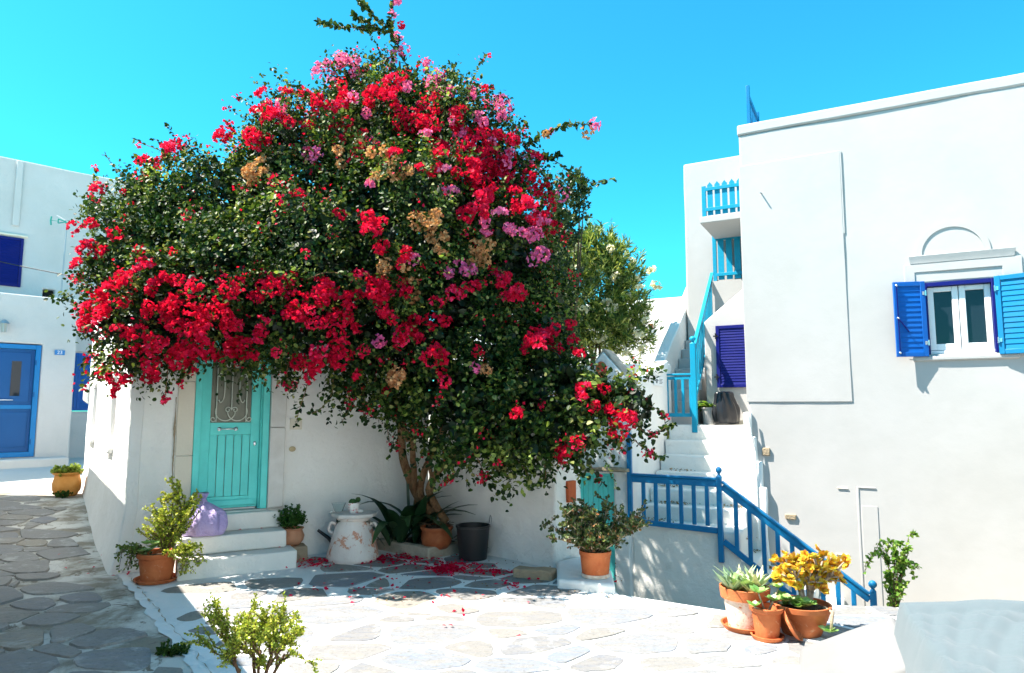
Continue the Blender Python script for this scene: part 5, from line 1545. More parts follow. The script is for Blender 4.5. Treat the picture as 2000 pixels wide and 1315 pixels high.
limb([(800, 700, 7.75), (700, 500, 7.6), (480, 380, 7.8)], 0.05, 0.02, 'limb')
limb([(810, 560, 7.7), (800, 330, 8.2), (780, 120, 8.3)], 0.045, 0.012, 'limb')
limb([(1000, 800, 7.2), (1120, 790, 6.85), (1250, 820, 6.6)], 0.03, 0.008, 'limb')

# ------------------------------------------------------------------ shrubs and trees behind the wall
def sprig_mass(centers, n, nl, leaf, L0, L1, upb, jit, T, fr=0.85):
    C = np.array([npv(c) for c, r in centers]); Rr = np.array([r if hasattr(r, '__len__') else (r, r, r) for c, r in centers], float)
    w = Rr[:, 0] ** 2; w = w / w.sum(); k = RNG.choice(len(C), n, p=w)
    d = rdir(n); t = RNG.uniform(fr * 0.55, 1.0, n)
    p = C[k] + Rr[k] * d * t[:, None]
    S = LeafSet()
    for i in range(n):
        ax = d[i] * 0.55 + np.array([0, 0, upb]) + RNG.normal(size=3) * jit; ax /= np.linalg.norm(ax)
        L = RNG.uniform(L0, L1); tt = RNG.random(nl)
        q = p[i] + ax * (tt * L)[:, None]
        dd = unit(ax * 0.8 + rdir(nl) * 0.75)
        S.add(q, dd, unit(rdir(nl) + np.array([0, 0, .7])), leaf * RNG.uniform(0.7, 1.2, nl))
    return S, p, d
OL = thing('oleander', PY(1165, 760, 12.9), 'bushy oleander with narrow leaves and creamy white flowers behind the gateway', 'shrub')
oc = [(PY(1165, 560, 12.9), (.80, .75, .8)), (PY(1225, 590, 12.8), (.45, .5, .85)), (PY(1110, 560, 13.0), (.55, .55, .8)), (PY(1180, 650, 12.8), (.75, .6, .5)), (PY(1165, 495, 13.0), (.55, .5, .45)), (PY(1235, 650, 12.7), (.35, .35, .45)), (PY(1080, 640, 13.0), (.6, .5, .6))]
S, p, d = sprig_mass(oc, 1250, 15, 0.15, 0.1, 0.32, 0.5, 0.3, T_LANCE, 0.7)
for px, py in ((1158, 432), (1175, 445), (1195, 432)):
    S.along([PY(px, py + 60, 12.9), PY(px, py, 12.9)], 26, 0.10, 0.6)
S.build('foliage', L_ole, T_LANCE, OL, kind='stuff')
mb = MB()
for i in range(9):
    a = PY(1165 + random.uniform(-18, 18), 780, 12.9); b = PY(1165 + random.uniform(-80, 80), 540 + random.uniform(-60, 60), 12.9 + random.uniform(-.4, .4))
    m_ = (Vector(a) * .6 + Vector(b) * .4) + Vector((0, 0, 0.25)); mb.tube([Vector(a), m_, Vector(b)], [0.03, 0.022, 0.008], 6)
mb.build('stem', M_twig, OL, smooth=180)
of = cluster_mesh('flower_cluster', L_olefl, 16, 0.09, 0.055)
first = True
for (px, py) in ((1130, 482), (1190, 486), (1232, 510), (1125, 525), (1160, 520), (1205, 540), (1245, 545), (1250, 560), (1185, 590), (1195, 600), (1135, 605), (1225, 580), (1265, 600), (1262, 625), (1250, 652), (1180, 660), (1122, 662), (1170, 668), (1222, 690), (1276, 528), (1282, 556), (1258, 680), (1230, 640), (1100, 505)):
    c = PY(px, py, 12.9 - 0.5 * random.random() - 0.25)
    if first: o = of; o.parent = OL; WL[o.name] = c; o.location = c - WL[OL.name]; first = False
    else: o = inst(of, c, OL)
    o.rotation_euler = (random.uniform(-.6, .6) + .5, random.uniform(-.5, .5), random.uniform(0, 6)); o.scale = (random.uniform(.8, 1.35),) * 3
DS = thing('dark_shrub', PY(1105, 760, 11.8), 'dark upright small-leaved shrub rising between bougainvillea and oleander', 'shrub')
S, p, d = sprig_mass([(PY(1105, 410, 11.8), (.33, .3, .42)), (PY(1080, 470, 11.8), (.42, .35, .4)), (PY(1130, 370, 11.8), (.14, .14, .3)), (PY(1090, 560, 11.9), (.4, .4, .6)), (PY(1070, 660, 12.0), (.5, .4, .6))], 620, 18, 0.07, 0.12, 0.34, 0.7, 0.3, T_DIAM, 0.6)
for a in ([(1115, 380), (1112, 340)], [(1135, 390), (1142, 352)], [(1130, 420), (1150, 395)], [(1100, 470), (1150, 440)], [(1075, 390), (1085, 350)], [(1130, 400), (1175, 352)]):
    S.along([PY(x, y, 11.8) for x, y in a], 26, 0.07, 0.7)
S.build('foliage', L_olive, T_DIAM, DS, kind='stuff')
mb = MB()
for i in range(6):
    a = PY(1100, 790, 11.9); b = PY(1105 + random.uniform(-40, 40), 420 + random.uniform(-50, 50), 11.8)
    mb.tube([Vector(a), (Vector(a) + Vector(b)) / 2 + Vector((random.uniform(-.1, .1), 0, 0)), Vector(b)], [0.03, 0.02, 0.007], 6)
mb.build('stem', M_twig, DS, smooth=180)

# ------------------------------------------------------------------ potted plants
def pot_prof(r0, r1, h, rim=0.03, lip=0.012, wall=0.014):
    return [(0.0, 0.0), (r0, 0.0), (r0 + (r1 - r0) * 0.8, h - rim), (r1 + lip * 0.4, h - rim), (r1 + lip, h - rim * 0.75), (r1 + lip, h), (r1 - wall, h), (r1 - wall * 1.5, h - rim * 1.2), (0.0, h - rim * 1.25)]
def saucer(c, r, h, mat, parent):
    return MB().lathe([(0.0, 0.0), (r * 0.86, 0.0), (r, h), (r - 0.014, h), (r * 0.84, 0.012), (0.0, 0.012)], c, 28).build('saucer', mat, parent, smooth=45)
def stems(mb, S, base, n, L, lean, twigs, leaf, nl, thick=0.006, up=1.0, jit=0.25, droop=0.0, spread=0.9):
    """woody stems with short leafy side twigs"""
    for i in range(n):
        a = random.uniform(0, 2 * math.pi); l = L * random.uniform(0.65, 1.1)
        d = Vector((math.cos(a) * lean * random.uniform(.3, 1.2), math.sin(a) * lean * random.uniform(.3, 1.2), up)).normalized()
        b0 = Vector(base) + Vector((math.cos(a), math.sin(a), 0)) * random.uniform(0, 0.06)
        pts = [b0]
        for k in range(1, 5):
            d = (d + Vector((random.gauss(0, jit), random.gauss(0, jit), random.gauss(0, jit) - droop * k)) * 0.5).normalized()
            pts.append(pts[-1] + d * l / 4)
        path = [Vector(v) for v in path_pts(pts, 12)[0]]
        mb.tube(path, [thick * (1 - 0.7 * j / 11) for j in range(12)], 6)
        S.along(pts, nl, leaf, spread)
        for k in range(twigs):
            f = random.uniform(0.2, 1.0); c = path[int(f * 11)]
            td = (d * 0.5 + Vector(rdir(1)[0]) * 0.9 + Vector((0, 0, 0.3 - droop))).normalized()
            tl = l * random.uniform(0.15, 0.38) * (1.15 - 0.5 * f)
            tp = [c, c + td * tl * .5 + Vector((0, 0, .01)), c + td * tl + Vector((0, 0, 0.02 - droop * 0.05))]
            mb.tube(tp, [thick * .45, thick * .35, thick * .2], 5)
            S.along(tp, nl, leaf, spread)
# left: terracotta pot with spekboom, spilling on both sides
c = PZ(305, 1136, 0.0)
P1 = thing('spekboom_pot', c, 'tall spekboom in a terracotta pot at the house corner, left of the steps', 'potted plant')
saucer(c + Vector((0, 0, 0.006)), 0.20, 0.035, M_terra, P1)
MB().lathe(pot_prof(0.135, 0.172, 0.26, 0.045), c + Vector((0, 0, 0.02)), 30).build('pot', M_terra, P1, smooth=45)
MB().lathe([(0.0, 0.0), (0.158, 0.0), (0.10, 0.02), (0.0, 0.03)], c + Vector((0, 0, 0.225)), 16, 0.01).build('soil', M_soil, P1)
mb = MB(); S = LeafSet(); S2 = LeafSet()
b = c + Vector((0, 0, 0.24))
for (dx, dz, n) in ((0.17, 0.70, 60), (0.05, 0.55, 50), (0.26, 0.48, 46), (-0.02, 0.42, 40), (0.30, 0.6, 30), (0.12, 0.62, 40)):
    pts = [b + Vector((0.06, 0, 0)), b + Vector((dx * .6 + .03, random.uniform(-.05, .05), dz * .5)), b + Vector((dx, random.uniform(-.1, .08), dz))]
    mb.tube([Vector(v) for v in path_pts(pts, 10)[0]], [0.011 * (1 - .08 * k) for k in range(10)], 6)
    S.along(pts, int(n * 1.6), 0.028, 0.9)
    for k in range(17):
        f = random.uniform(.15, 1.0); q = Vector(path_pts(pts, 30)[0][int(f * 29)])
        sd = random.choice((-1, 1)); L = (0.26 - 0.17 * f) * random.uniform(.6, 1.15)
        tp = [q, q + Vector((sd * L * .5, random.uniform(-.07, .07), L * .32)), q + Vector((sd * L * .85, random.uniform(-.12, .1), L * .85))]
        mb.tube(tp, [0.005, 0.004, 0.002], 5); S.along(tp, 40, 0.028, 0.9)
for k in range(30):
    a = random.uniform(-1.5, 0.6)
    o_ = Vector((0.14 + random.uniform(-.03, .04), random.uniform(-.12, .08), 0.02))
    tp = [b + o_, b + o_ + Vector((0.12 + random.uniform(-.06, .1), random.uniform(-.1, .05), 0.06)), b + o_ + Vector((0.16 + random.uniform(-.08, .14), random.uniform(-.12, .05), random.uniform(-.22, .16)))]
    mb.tube(tp, [0.004, 0.003, 0.002], 5); S.along(tp, 52, 0.028, 0.95)
for k in range(20):
    o_ = Vector((-0.12 + random.uniform(-.03, .06), random.uniform(-.12, .05), 0.02))
    tp = [b + o_, b + o_ + Vector((-0.10 + random.uniform(-.06, .06), random.uniform(-.1, .05), 0.08)), b + o_ + Vector((-0.16 + random.uniform(-.1, .1), random.uniform(-.12, .05), random.uniform(-.14, .12)))]
    mb.tube(tp, [0.004, 0.003, 0.002], 5); S2.along(tp, 26, 0.03, 0.95)
mb.build('stem', M_twig, P1, smooth=180); S.build('foliage', L_port, T_OVAL, P1, kind='stuff'); S2.build('dark_foliage', L_portd, T_OVAL, P1, kind='stuff')
S = LeafSet()
for k in range(6):
    q = npv(b + Vector((random.uniform(-.10, .03), -0.08 + random.uniform(-.04, .04), 0.04 + random.uniform(0, .10)))); n = 12
    a = np.linspace(0, 2 * math.pi, n, endpoint=False)
    S.add(np.repeat(q[None], n, 0), np.stack([np.cos(a), np.sin(a), np.full(n, .45)], 1), np.stack([-np.cos(a) * .4, -np.sin(a) * .4, np.ones(n)], 1), RNG.uniform(.05, .08, n))
S.build('rosette', L_ech, T_OVAL, P1)

# basil pot on the stone beside the steps
q = Vector((-2.40, 7.72, 0))
SB = thing('stone_block', q, 'rough tan stone block beside the steps, carrying the basil pot', 'stone')
fb_ = Frame((q.x, q.y), FH.d)
MB().wall(fb_, -0.13, 0.13, -0.02, 0.165, 0.10, -0.12, step=0.06).wobble(0.012, 6).build('block', M_stone, SB, bevel=0.015)
c = Vector((-2.43, 7.72, 0.168))
P2 = thing('basil_pot', c, 'round clay pot of dense green bush basil beside the steps', 'potted plant')
MB().lathe([(0, 0), (0.085, 0), (0.125, 0.05), (0.135, 0.10), (0.115, 0.145), (0.112, 0.165), (0.128, 0.175), (0.128, 0.185), (0.105, 0.185), (0.10, 0.15), (0, 0.15)], c, 28).build('pot', mottled('soft_clay', (0.44, 0.19, 0.10), (0.52, 0.27, 0.16), 8, 0.75, 0.3, 0.006), P2, smooth=60)
S, p, d = sprig_mass([(c + Vector((0, 0, 0.27)), (.135, .135, .11)), (c + Vector((0, 0, 0.22)), (.14, .14, .06))], 170, 16, 0.024, 0.04, 0.09, 0.9, 0.2, T_OVAL, 0.5)
S.build('foliage', L_basil, T_OVAL, P2, kind='stuff')

# upturned whitewashed jar with a marble slab, cup of cacti, bowl and pebbles
c = PZ(677, 1104, 0.0) + Vector((0, 0.28, 0))
J = thing('clay_jar', c, 'large upturned whitewashed clay jar with peeling paint and ring handles', 'jar')
MB().lathe([(0, 0), (0.27, 0), (0.285, 0.02), (0.282, 0.06), (0.245, 0.20), (0.243, 0.215), (0.195, 0.36), (0.165, 0.41), (0.16, 0.43), (0.185, 0.44), (0.185, 0.465), (0, 0.465)], c, 36, 0.006).build('body', M_terraw, J, smooth=50)
for sg in (1, -1):
    pts = [c + Vector((sg * 0.19, -0.02, 0.385)), c + Vector((sg * 0.235, -0.02, 0.40)), c + Vector((sg * 0.265, -0.02, 0.36)), c + Vector((sg * 0.262, -0.02, 0.31)), c + Vector((sg * 0.222, -0.02, 0.285))]
    MB().tube([Vector(v) for v in path_pts(pts, 16)[0]], 0.017, 8).build('ring_handle', M_terraw, J, smooth=180)
MSL = thing('marble_slab', c + Vector((0, 0, 0.47)), 'octagonal pale marble slab lying on the upturned jar', 'slab')
k = 8
ring = [(0.265 * math.cos(2 * math.pi * i / k + .3) * (1 if i not in (4, 5) else 0.93) + 0.0, 0.235 * math.sin(2 * math.pi * i / k + .3)) for i in range(k)]
MB().prism([c + Vector((x * .97, y * .97, 0.468)) for x, y in ring], [c + Vector((x, y, 0.508)) for x, y in ring]).build('slab', M_marble, MSL, bevel=0.008)
top = c.z + 0.509
cc = PY(690, 1020, c.y - 0.05); cc.z = top
CU = thing('cactus_cup', cc, 'small white cup with red roses planted with round cacti', 'potted plant')
m_cup = mottled('rose_printed_china', (0.78, 0.77, 0.74), (0.74, 0.73, 0.70), 14, 0.3, 0.05, 0.002, c3=(0.55, 0.03, 0.05), obj=True)
MB().lathe([(0, 0), (0.042, 0), (0.048, 0.008), (0.066, 0.10), (0.068, 0.115), (0.060, 0.115), (0.056, 0.09), (0, 0.09)], cc, 24).build('cup', m_cup, CU, smooth=50)
for (dx, dy, r, h) in ((-0.01, -0.01, 0.042, 0.115), (0.045, 0.01, 0.028, 0.145)):
    cm = MB(); n = 14
    e = cc + Vector((dx, dy, h))
    prof_v = []
    cm.ball(e, r, 22, 10)
    cm.v = [tuple(e + (Vector(v) - e) * (1.06 if (i % 22) % 2 == 0 else 0.92)) for i, v in enumerate(cm.v)]
    o = cm.build('cactus', L_cact, CU, smooth=None)
bw_ = PY(661, 1015, c.y + 0.02); bw_.z = top
GB = thing('glass_bowl', bw_, 'clear glass bowl standing behind the rose cup on the marble slab', 'bowl')
MB().lathe([(0, 0), (0.035, 0), (0.045, 0.01), (0.075, 0.09), (0.08, 0.10), (0.076, 0.10), (0.070, 0.088), (0.038, 0.014), (0, 0.012)], bw_, 24).build('bowl', M_bowl, GB, smooth=60)
for i, (px, py, r) in enumerate(((703, 1009, 0.035), (648, 1012, 0.02))):
    e = PY(px, py, c.y - 0.04); e.z = top + r * 0.6
    o = MB().ball(e, r, 12, 8, (1.2, 0.8, 0.62), 0.004).build('pebble', M_marble, None, smooth=180)
    tag(o, ('white rounded pebble right of the rose cup' if i == 0 else 'tiny white pebble at the left edge of the marble slab'), 'pebble')
wc = Vector((c.x - 0.27, c.y + 0.18, 0.0))
WC = thing('watering_can', wc, 'black watering can half hidden behind the clay jar, spout to the left', 'watering can')
MB().lathe([(0, 0), (0.12, 0), (0.125, 0.02), (0.125, 0.25), (0.11, 0.28), (0, 0.28)], wc + Vector((0.12, 0.05, 0)), 20).build('body', M_black, WC, smooth=50)
MB().tube([wc + Vector((0.03, 0.03, 0.10)), wc + Vector((-0.06, 0.01, 0.20)), wc + Vector((-0.17, -0.02, 0.29))], [0.028, 0.02, 0.016], 8).build('spout', M_black, WC, smooth=60)
MB().tube([wc + Vector((0.02, 0.05, 0.26)), wc + Vector((0.03, 0.05, 0.40)), wc + Vector((0.12, 0.05, 0.44)), wc + Vector((0.22, 0.05, 0.27))], 0.012, 8).build('handle', M_black, WC, smooth=60)

# planting bed with kerb, glazed pot, broad leaves, bucket
PB = thing('planting_bed', (-0.95, 8.1, 0), 'stone-kerbed planting bed round the bougainvillea trunk in the corner', 'planter')
k0, k1, k2 = PZ(738, 1068, 0), PZ(836, 1094, 0), PZ(905, 1079, 0)
k0 = Vector((-1.62, 8.34, 0))
def kerb(a, b, h=0.12, w=0.11):
    f = Frame((a.x, a.y), (b.x - a.x, b.y - a.y)); L = (b - a).length
    MB().wall(f, 0, L, -0.03, h, 0.0, -w, step=0.10).wobble(0.008, 4).build('kerb', M_kerb, PB, bevel=0.015)
kerb(k0, k1); kerb(k1 + Vector((0.01, 0.012, 0)), k2)
mb = MB(); q = [k0, k1, k2, Vector((-0.75, 8.42, 0)), Vector((-1.05, 8.7, 0))]
mb.prism([Vector((v.x, v.y + .02, -0.02)) for v in q], [Vector((v.x, v.y + .02, 0.09)) for v in q]); mb.build('soil', M_soil, PB)
c = Vector((-0.86, 7.99, 0.085))
P3 = thing('glazed_pot', c, 'brown glazed clay pot standing in the planting bed before the trunk', 'pot')
MB().lathe([(0, 0), (0.13, 0), (0.165, 0.05), (0.178, 0.12), (0.170, 0.19), (0.178, 0.20), (0.19, 0.225), (0.188, 0.24), (0.165, 0.24), (0.155, 0.21), (0, 0.21)], c, 30, 0.003).build('pot', M_terrad, P3, smooth=60)
MB().lathe([(0, 0), (0.155, 0), (0.09, 0.035), (0, 0.05)], c + Vector((0, 0, 0.212)), 16, 0.012).build('soil', M_soil, P3)
mb = MB()
for i in range(9):
    a = random.uniform(0, 6.28); mb.tube([c + Vector((.03 * math.cos(a), .03 * math.sin(a), .22)), c + Vector((.12 * math.cos(a), .12 * math.sin(a), .27)), c + Vector((.20 * math.cos(a), .20 * math.sin(a), .26 + random.uniform(-.02, .06)))], [.009, .006, .003], 5)
mb.build('dry_stalk', M_twig, P3, smooth=180)
AS = thing('broad_leaf_plant', (-1.35, 8.3, 0.08), 'clump of long dark green broad leaves in the shady corner bed', 'plant')
def blade(base, d, L, w, mat, parent, curl=0.8, name='leaf'):
    n = 9; base = Vector(base); d = Vector(d).normalized(); side = d.cross(Vector((0, 0, 1)))
    side = side.normalized() if side.length > 1e-3 else Vector((1, 0, 0))
    vs = []; p = base; 
    for i in range(n):
        f = i / (n - 1); ww = w * (math.sin(math.pi * min(1, (f * 0.93 + 0.05))) ** 0.8)
        nv = side.cross(d)
        vs += [p - side * ww, p - nv * ww * 0.25, p + side * ww]
        d = (d + Vector((0, 0, -curl / n))).normalized(); p = p + d * L / (n - 1)
    fs = []
    for i in range(n - 1):
        a = i * 3; fs += [(a, a + 1, a + 4, a + 3), (a + 1, a + 2, a + 5, a + 4)]
    mb = MB().add(vs, fs)
    o = mb.build(name, mat, parent, smooth=180)
    at = o.data.attributes.new('rnd', 'FLOAT', 'POINT'); at.data.foreach_set('value', np.full(len(vs), random.random(), np.float32))
    return o
for i in range(26):
    a = random.uniform(0, 2 * math.pi); bx = Vector((-1.30 + random.uniform(-.18, .2), 8.22 + random.uniform(-.12, .08), 0.08))
    ln = random.uniform(.5, 1.2)
    blade(bx, (math.cos(a) * ln, -abs(math.sin(a)) * ln * .7, 1.7), random.uniform(.65, 1.1), random.uniform(.05, .078), L_big, AS, random.uniform(1.2, 2.6))
blade((-1.20, 8.2, 0.2), (-0.05, -0.02, 1), 0.95, 0.075, L_big, AS, 0.15)
blade((-0.72, 8.08, 0.12), (0.9, -0.2, 0.8), 0.55, 0.05, L_big, AS, 1.8); blade((-0.74, 8.1, 0.12), (0.7, -0.1, 0.9), 0.5, 0.05, L_big, AS, 1.6)
c = Vector((-0.435, 7.80, 0.004))
BU = thing('black_bucket', c, 'black plastic bucket with wire handle against the rough wall', 'bucket')
MB().lathe([(0, 0), (0.155, 0), (0.185, 0.34), (0.193, 0.345), (0.193, 0.365), (0.178, 0.365), (0.150, 0.03), (0, 0.03)], c, 32).build('body', M_black, BU, smooth=40)
MB().tube([Vector(v) for v in path_pts([c + Vector((.19, 0, .34)), c + Vector((.205, .02, .42)), c + Vector((.19, .06, .46)), c + Vector((.175, .10, .36))], 12)[0]], 0.005, 6).build('handle', M_steel, BU, smooth=180)
q = PZ(1045, 1128, 0)
o = MB().wall(Frame((q.x, q.y), (0.93, -0.36)), -0.20, 0.20, -0.02, 0.095, 0.085, -0.085, step=0.07).wobble(0.022, 5).build('loose_stone', M_stone, None, bevel=0.015)
tag(o, 'flat tan loose stone lying at the end of the rough wall', 'stone')

# bag on the steps
def bag(name, c, r, h, mat, label, squash=(1, 1), tall=1.0, knot=True, nf=9, seed=0):
    T = thing(name, c, label, 'bag')
    mb = MB(); seg, rings = 44, 26; vs = []; fs = []
    for i in range(rings + 1):
        f = i / rings
        if not knot:
            rad = r * (0.92 + 0.14 * math.sin(math.pi * min(1, f * 1.3)) - 0.36 * f ** 1.7 - (0.5 * ((f - .9) / .1) ** 2 if f > .9 else 0)); z = h * (f if f < .9 else .9 + .06 * math.sin((f - .9) / .1 * 1.57))
        elif f < 0.8:
            u = f / 0.8
            rad = r * (0.80 + 0.42 * math.sin(math.pi * min(1, u * 0.9 + 0.12)) - 0.55 * u ** 2.6) * (1 if u < .94 else 0.8)
            z = h * 0.80 * (u ** 1.05)
        else:
            u = (f - 0.8) / 0.2
            rad = r * (0.14 + 0.16 * u ** 1.5); z = h * (0.80 + 0.20 * u)
        for k in range(seg):
            th = 2 * math.pi * k / seg
            fold = 0.08 + 0.30 * f ** 1.2
            m_ = 1 + fold * (0.55 * math.sin(nf * th + 2.2 * math.sin(f * 3 + seed)) + 0.5 * mnoise.noise(Vector((math.cos(th) * 2.2 + seed, math.sin(th) * 2.2, f * 2.6))))
            rr2 = max(0.01, rad * m_)
            x = rr2 * math.cos(th) * squash[0]; y = rr2 * math.sin(th) * squash[1]
            lean = 0.05 * f
            vs.append(Vector(c) + Vector((x - lean * r, y, max(0.0, z + 0.015 * mnoise.noise(Vector((x * 9, y * 9, z * 6 + seed)))) + 0.003)))
    for i in range(rings):
        for k in range(seg):
            k2 = (k + 1) % seg; fs.append((i * seg + k, i * seg + k2, (i + 1) * seg + k2, (i + 1) * seg + k))
    fs.append(tuple(range(seg))[::-1]); fs.append(tuple(rings * seg + k for k in range(seg)))
    mb.add(vs, fs).build('sack', mat, T, smooth=180)
    if knot:
        e = Vector(c) + Vector((-0.05 * r, 0, h * 0.81))
        MB().lathe([(0.0, -0.014), (r * .20, -0.012), (r * .23, 0.0), (r * .20, 0.012), (0.0, 0.014)], e, 14, 0.004).build('tie', mat, T, smooth=180)
        for sg in (-1, 1):
            MB().tube([e, e + Vector((sg * .04, -.04, .03)), e + Vector((sg * .07 - .03, -.06, -.03))], [0.012, 0.017, 0.007], 6).build('tie_end', mat, T, smooth=180)
    return T
zb = 0.365
bc = FH.p(0.70, 0.25, zb)
bag('lavender_bag', bc, 0.215, 0.42, M_lav, 'tied lavender plastic bag leaning on the top doorstep', (1.0, 0.72), seed=1.3)
e = EG(-0.62, 1.66, 1.41)
bag('black_bag', e, 0.21, 0.56, M_bin, 'black plastic rubbish bag on the upper landing below the dark blue shutter', (1, 0.85), knot=False, seed=4.4)
c = EG(-0.92, 1.80, 1.405)
P4 = thing('landing_plant', c, 'green leafy potted plant behind the black rubbish bag on the landing', 'potted plant')
MB().lathe(pot_prof(0.10, 0.13, 0.28), c, 20).build('pot', M_smooth, P4, smooth=45)
for i in range(26):
    a = random.uniform(0, 6.28); blade(c + Vector((0, 0, .27)), (math.cos(a), math.sin(a), random.uniform(.6, 1.6)), random.uniform(.25, .42), .04, L_vine, P4, 1.8)

# orange pot in the lane
c = FS.p(5.75, 0.30, 0); c.z = gz(c.x, c.y) + 0.008
P5 = thing('orange_pot', c, 'round orange clay pot of pale succulents against the lane wall', 'potted plant')
MB().lathe([(0, 0), (0.15, 0), (0.205, 0.10), (0.215, 0.20), (0.19, 0.29), (0.18, 0.33), (0.215, 0.36), (0.22, 0.385), (0.18, 0.385), (0.17, 0.34), (0, 0.34)], c, 30, 0.006).build('pot', M_orange, P5, smooth=60)
S, p, d = sprig_mass([(c + Vector((0, 0, .39)), (.21, .21, .07))], 90, 12, 0.05, .03, .08, .5, .4, T_OVAL, .5)
S.build('foliage', L_lime, T_OVAL, P5, kind='stuff')
S, p, d = sprig_mass([(c + Vector((0.08, -.22, .03)), (.14, .08, .05))], 60, 12, 0.03, .02, .06, .4, .5, T_OVAL, .5)
tag(S.build('weed_tuft', L_moss, T_OVAL, None), 'dark green weed tuft at the foot of the orange pot', 'weed')
S, p, d = sprig_mass([(PZ(335, 1276, .01), (.10, .05, .035))], 80, 14, 0.022, .02, .05, .5, .5, T_OVAL, .4)
tag(S.build('weed_tuft', L_moss, T_OVAL, None), 'dark weed growing in the pavement crack in the left foreground', 'weed')

# bushy jade plant on the ledge
c = Vector((0.785, 6.62, 0.086))
P6 = thing('jade_pot', c, 'wide bushy jade plant in a terracotta pot on the white ledge', 'potted plant')
MB().lathe([(0, 0), (0.118, 0), (0.124, 0.03)] + [(0.126, 0.032), (0.143, 0.20), (0.15, 0.205), (0.153, 0.245), (0.138, 0.245), (0.132, 0.21), (0, 0.21)], c, 30).build('pot', M_terra, P6, smooth=45)
MB().lathe([(0.121, 0.002), (0.129, 0.003), (0.132, 0.035), (0.127, 0.038)], c, 30, 0.001).build('salt_ring', M_lime, P6, smooth=60)
MB().lathe([(0, 0), (0.132, 0), (0.07, 0.02), (0, 0.025)], c + Vector((0, 0, .212)), 14, .008).build('soil', M_soil, P6)
mb = MB(); S = LeafSet()
stems(mb, S, c + Vector((0, 0, .22)), 42, 0.52, 1.15, 9, 0.036, 20, 0.009, 0.95, 0.22, 0.02, 0.9)
mb.build('stem', M_palewood, P6, smooth=180); S.build('foliage', L_jade, T_OVAL, P6, kind='stuff')

# three pots at the court edge on the right
c = PZ(1457, 1228, 0)
P7 = thing('flaking_pot', c, 'white-flaked terracotta pot of spiky striped succulents, leftmost at the court edge', 'potted plant')
saucer(c + Vector((0, 0, 0.002)), 0.185, 0.04, M_terra, P7)
m_fl = mottled('flaked_pot_paint', (0.72, 0.62, 0.52), (0.60, 0.46, 0.36), 9, 0.85, 0.5, 0.006, c3=(0.52, 0.16, 0.055), obj=True)
MB().lathe([(0, 0.012), (0.125, 0.012), (0.158, 0.235), (0, 0.235)], c, 32).build('pot', m_fl, P7, smooth=45)
MB().lathe([(0.157, 0.235), (0.178, 0.232), (0.187, 0.31), (0.172, 0.312), (0.160, 0.27), (0.02, 0.265)], c, 32).build('pot_rim', M_terra, P7, smooth=45)
def rosette(S, q, n, L, flat=0.5, layers=3, tilt=0.0):
    ax_ = unit((np.array([0, 0, 1.0]) + RNG.normal(size=3) * tilt)[None])[0]
    e1_ = unit(np.cross(ax_, np.array([.3, .8, .1]))[None])[0]; e2_ = np.cross(ax_, e1_)
    B_ = np.stack([e1_, e2_, ax_])
    for l in range(layers):
        m_ = max(4, int(n * (1 - .2 * l))); a = np.linspace(0, 2 * math.pi, m_, endpoint=False) + l * .4 + random.random()
        el = flat + l * 0.45
        dd = np.stack([np.cos(a), np.sin(a), np.full(m_, el)], 1) + RNG.normal(size=(m_, 3)) * .08
        S.add(np.repeat(npv(q)[None], m_, 0), dd @ B_, np.stack([-np.cos(a) * el, -np.sin(a) * el, np.ones(m_)], 1) @ B_, L * (1 - .18 * l) * RNG.uniform(.85, 1.15, m_))
T_AGA = (np.array([(0, -.0, 0), (.08, .10, .03), (.4, .11, .05), (1, 0, .02), (.4, -.11, .05), (.08, -.10, .03)], float), [(0, 3, 2, 1), (0, 5, 4, 3)])
S = LeafSet()
for (dx, dy, L) in ((.09, -.02, .25), (-.10, -.05, .21), (.0, .08, .24), (.12, .06, .22), (-.10, .06, .20), (.02, -.10, .17)):
    rosette(S, c + Vector((dx, dy, .27)), 8, L, .85)
S.build('agave_leaves', L_aga, T_AGA, P7)
S = LeafSet(); rosette(S, c + Vector((-.01, -.03, .27)), 7, .17, 1.1, 2); S.build('broad_leaves', L_ech, T_OVAL, P7)
c = PZ(1499, 1248, 0)
P8 = thing('small_orange_pot', c, 'small bright terracotta pot with a leggy succulent, in front of the flaked pot', 'potted plant')
saucer(c + Vector((0, 0, 0.002)), 0.118, 0.03, M_terra, P8)
MB().lathe(pot_prof(0.082, 0.108, 0.215, 0.03), c + Vector((0, 0, .012)), 28).build('pot', M_terra, P8, smooth=45)
mb = MB(); S = LeafSet()
for (dx, dy, dz, L) in ((-.07, -.05, .13, .08), (.10, .02, .15, .06), (.04, -.03, .07, .07), (-.11, -.06, .04, .07)):
    e = c + Vector((dx, dy, .2 + dz)); mb.tube([c + Vector((dx * .2, dy * .2, .19)), c + Vector((dx * .7, dy * .7, .2 + dz * .6)), e], [.008, .007, .005], 6); rosette(S, e, 5, L, .5, 2)
mb.build('stem', M_palewood, P8, smooth=180); S.build('succulent_leaves', L_ech, T_OVAL, P8)
c = PZ(1566, 1236, 0)
P9 = thing('aeonium_bowl', c, 'wide terracotta bowl with a yellow tree aeonium and green rosettes', 'potted plant')
MB().lathe([(0, 0), (0.135, 0), (0.185, 0.12), (0.205, 0.175), (0.212, 0.18), (0.216, 0.215), (0.20, 0.215), (0.19, 0.185), (0, 0.18)], c, 34).build('bowl', M_terra, P9, smooth=45)
MB().lathe([(0, 0), (0.19, 0), (0.10, 0.025), (0, 0.03)], c + Vector((0, 0, .183)), 16, .01).build('soil', M_soil, P9)
mb = MB(); S = LeafSet(); base = c + Vector((0.05, 0.02, 0.20))
tips = []
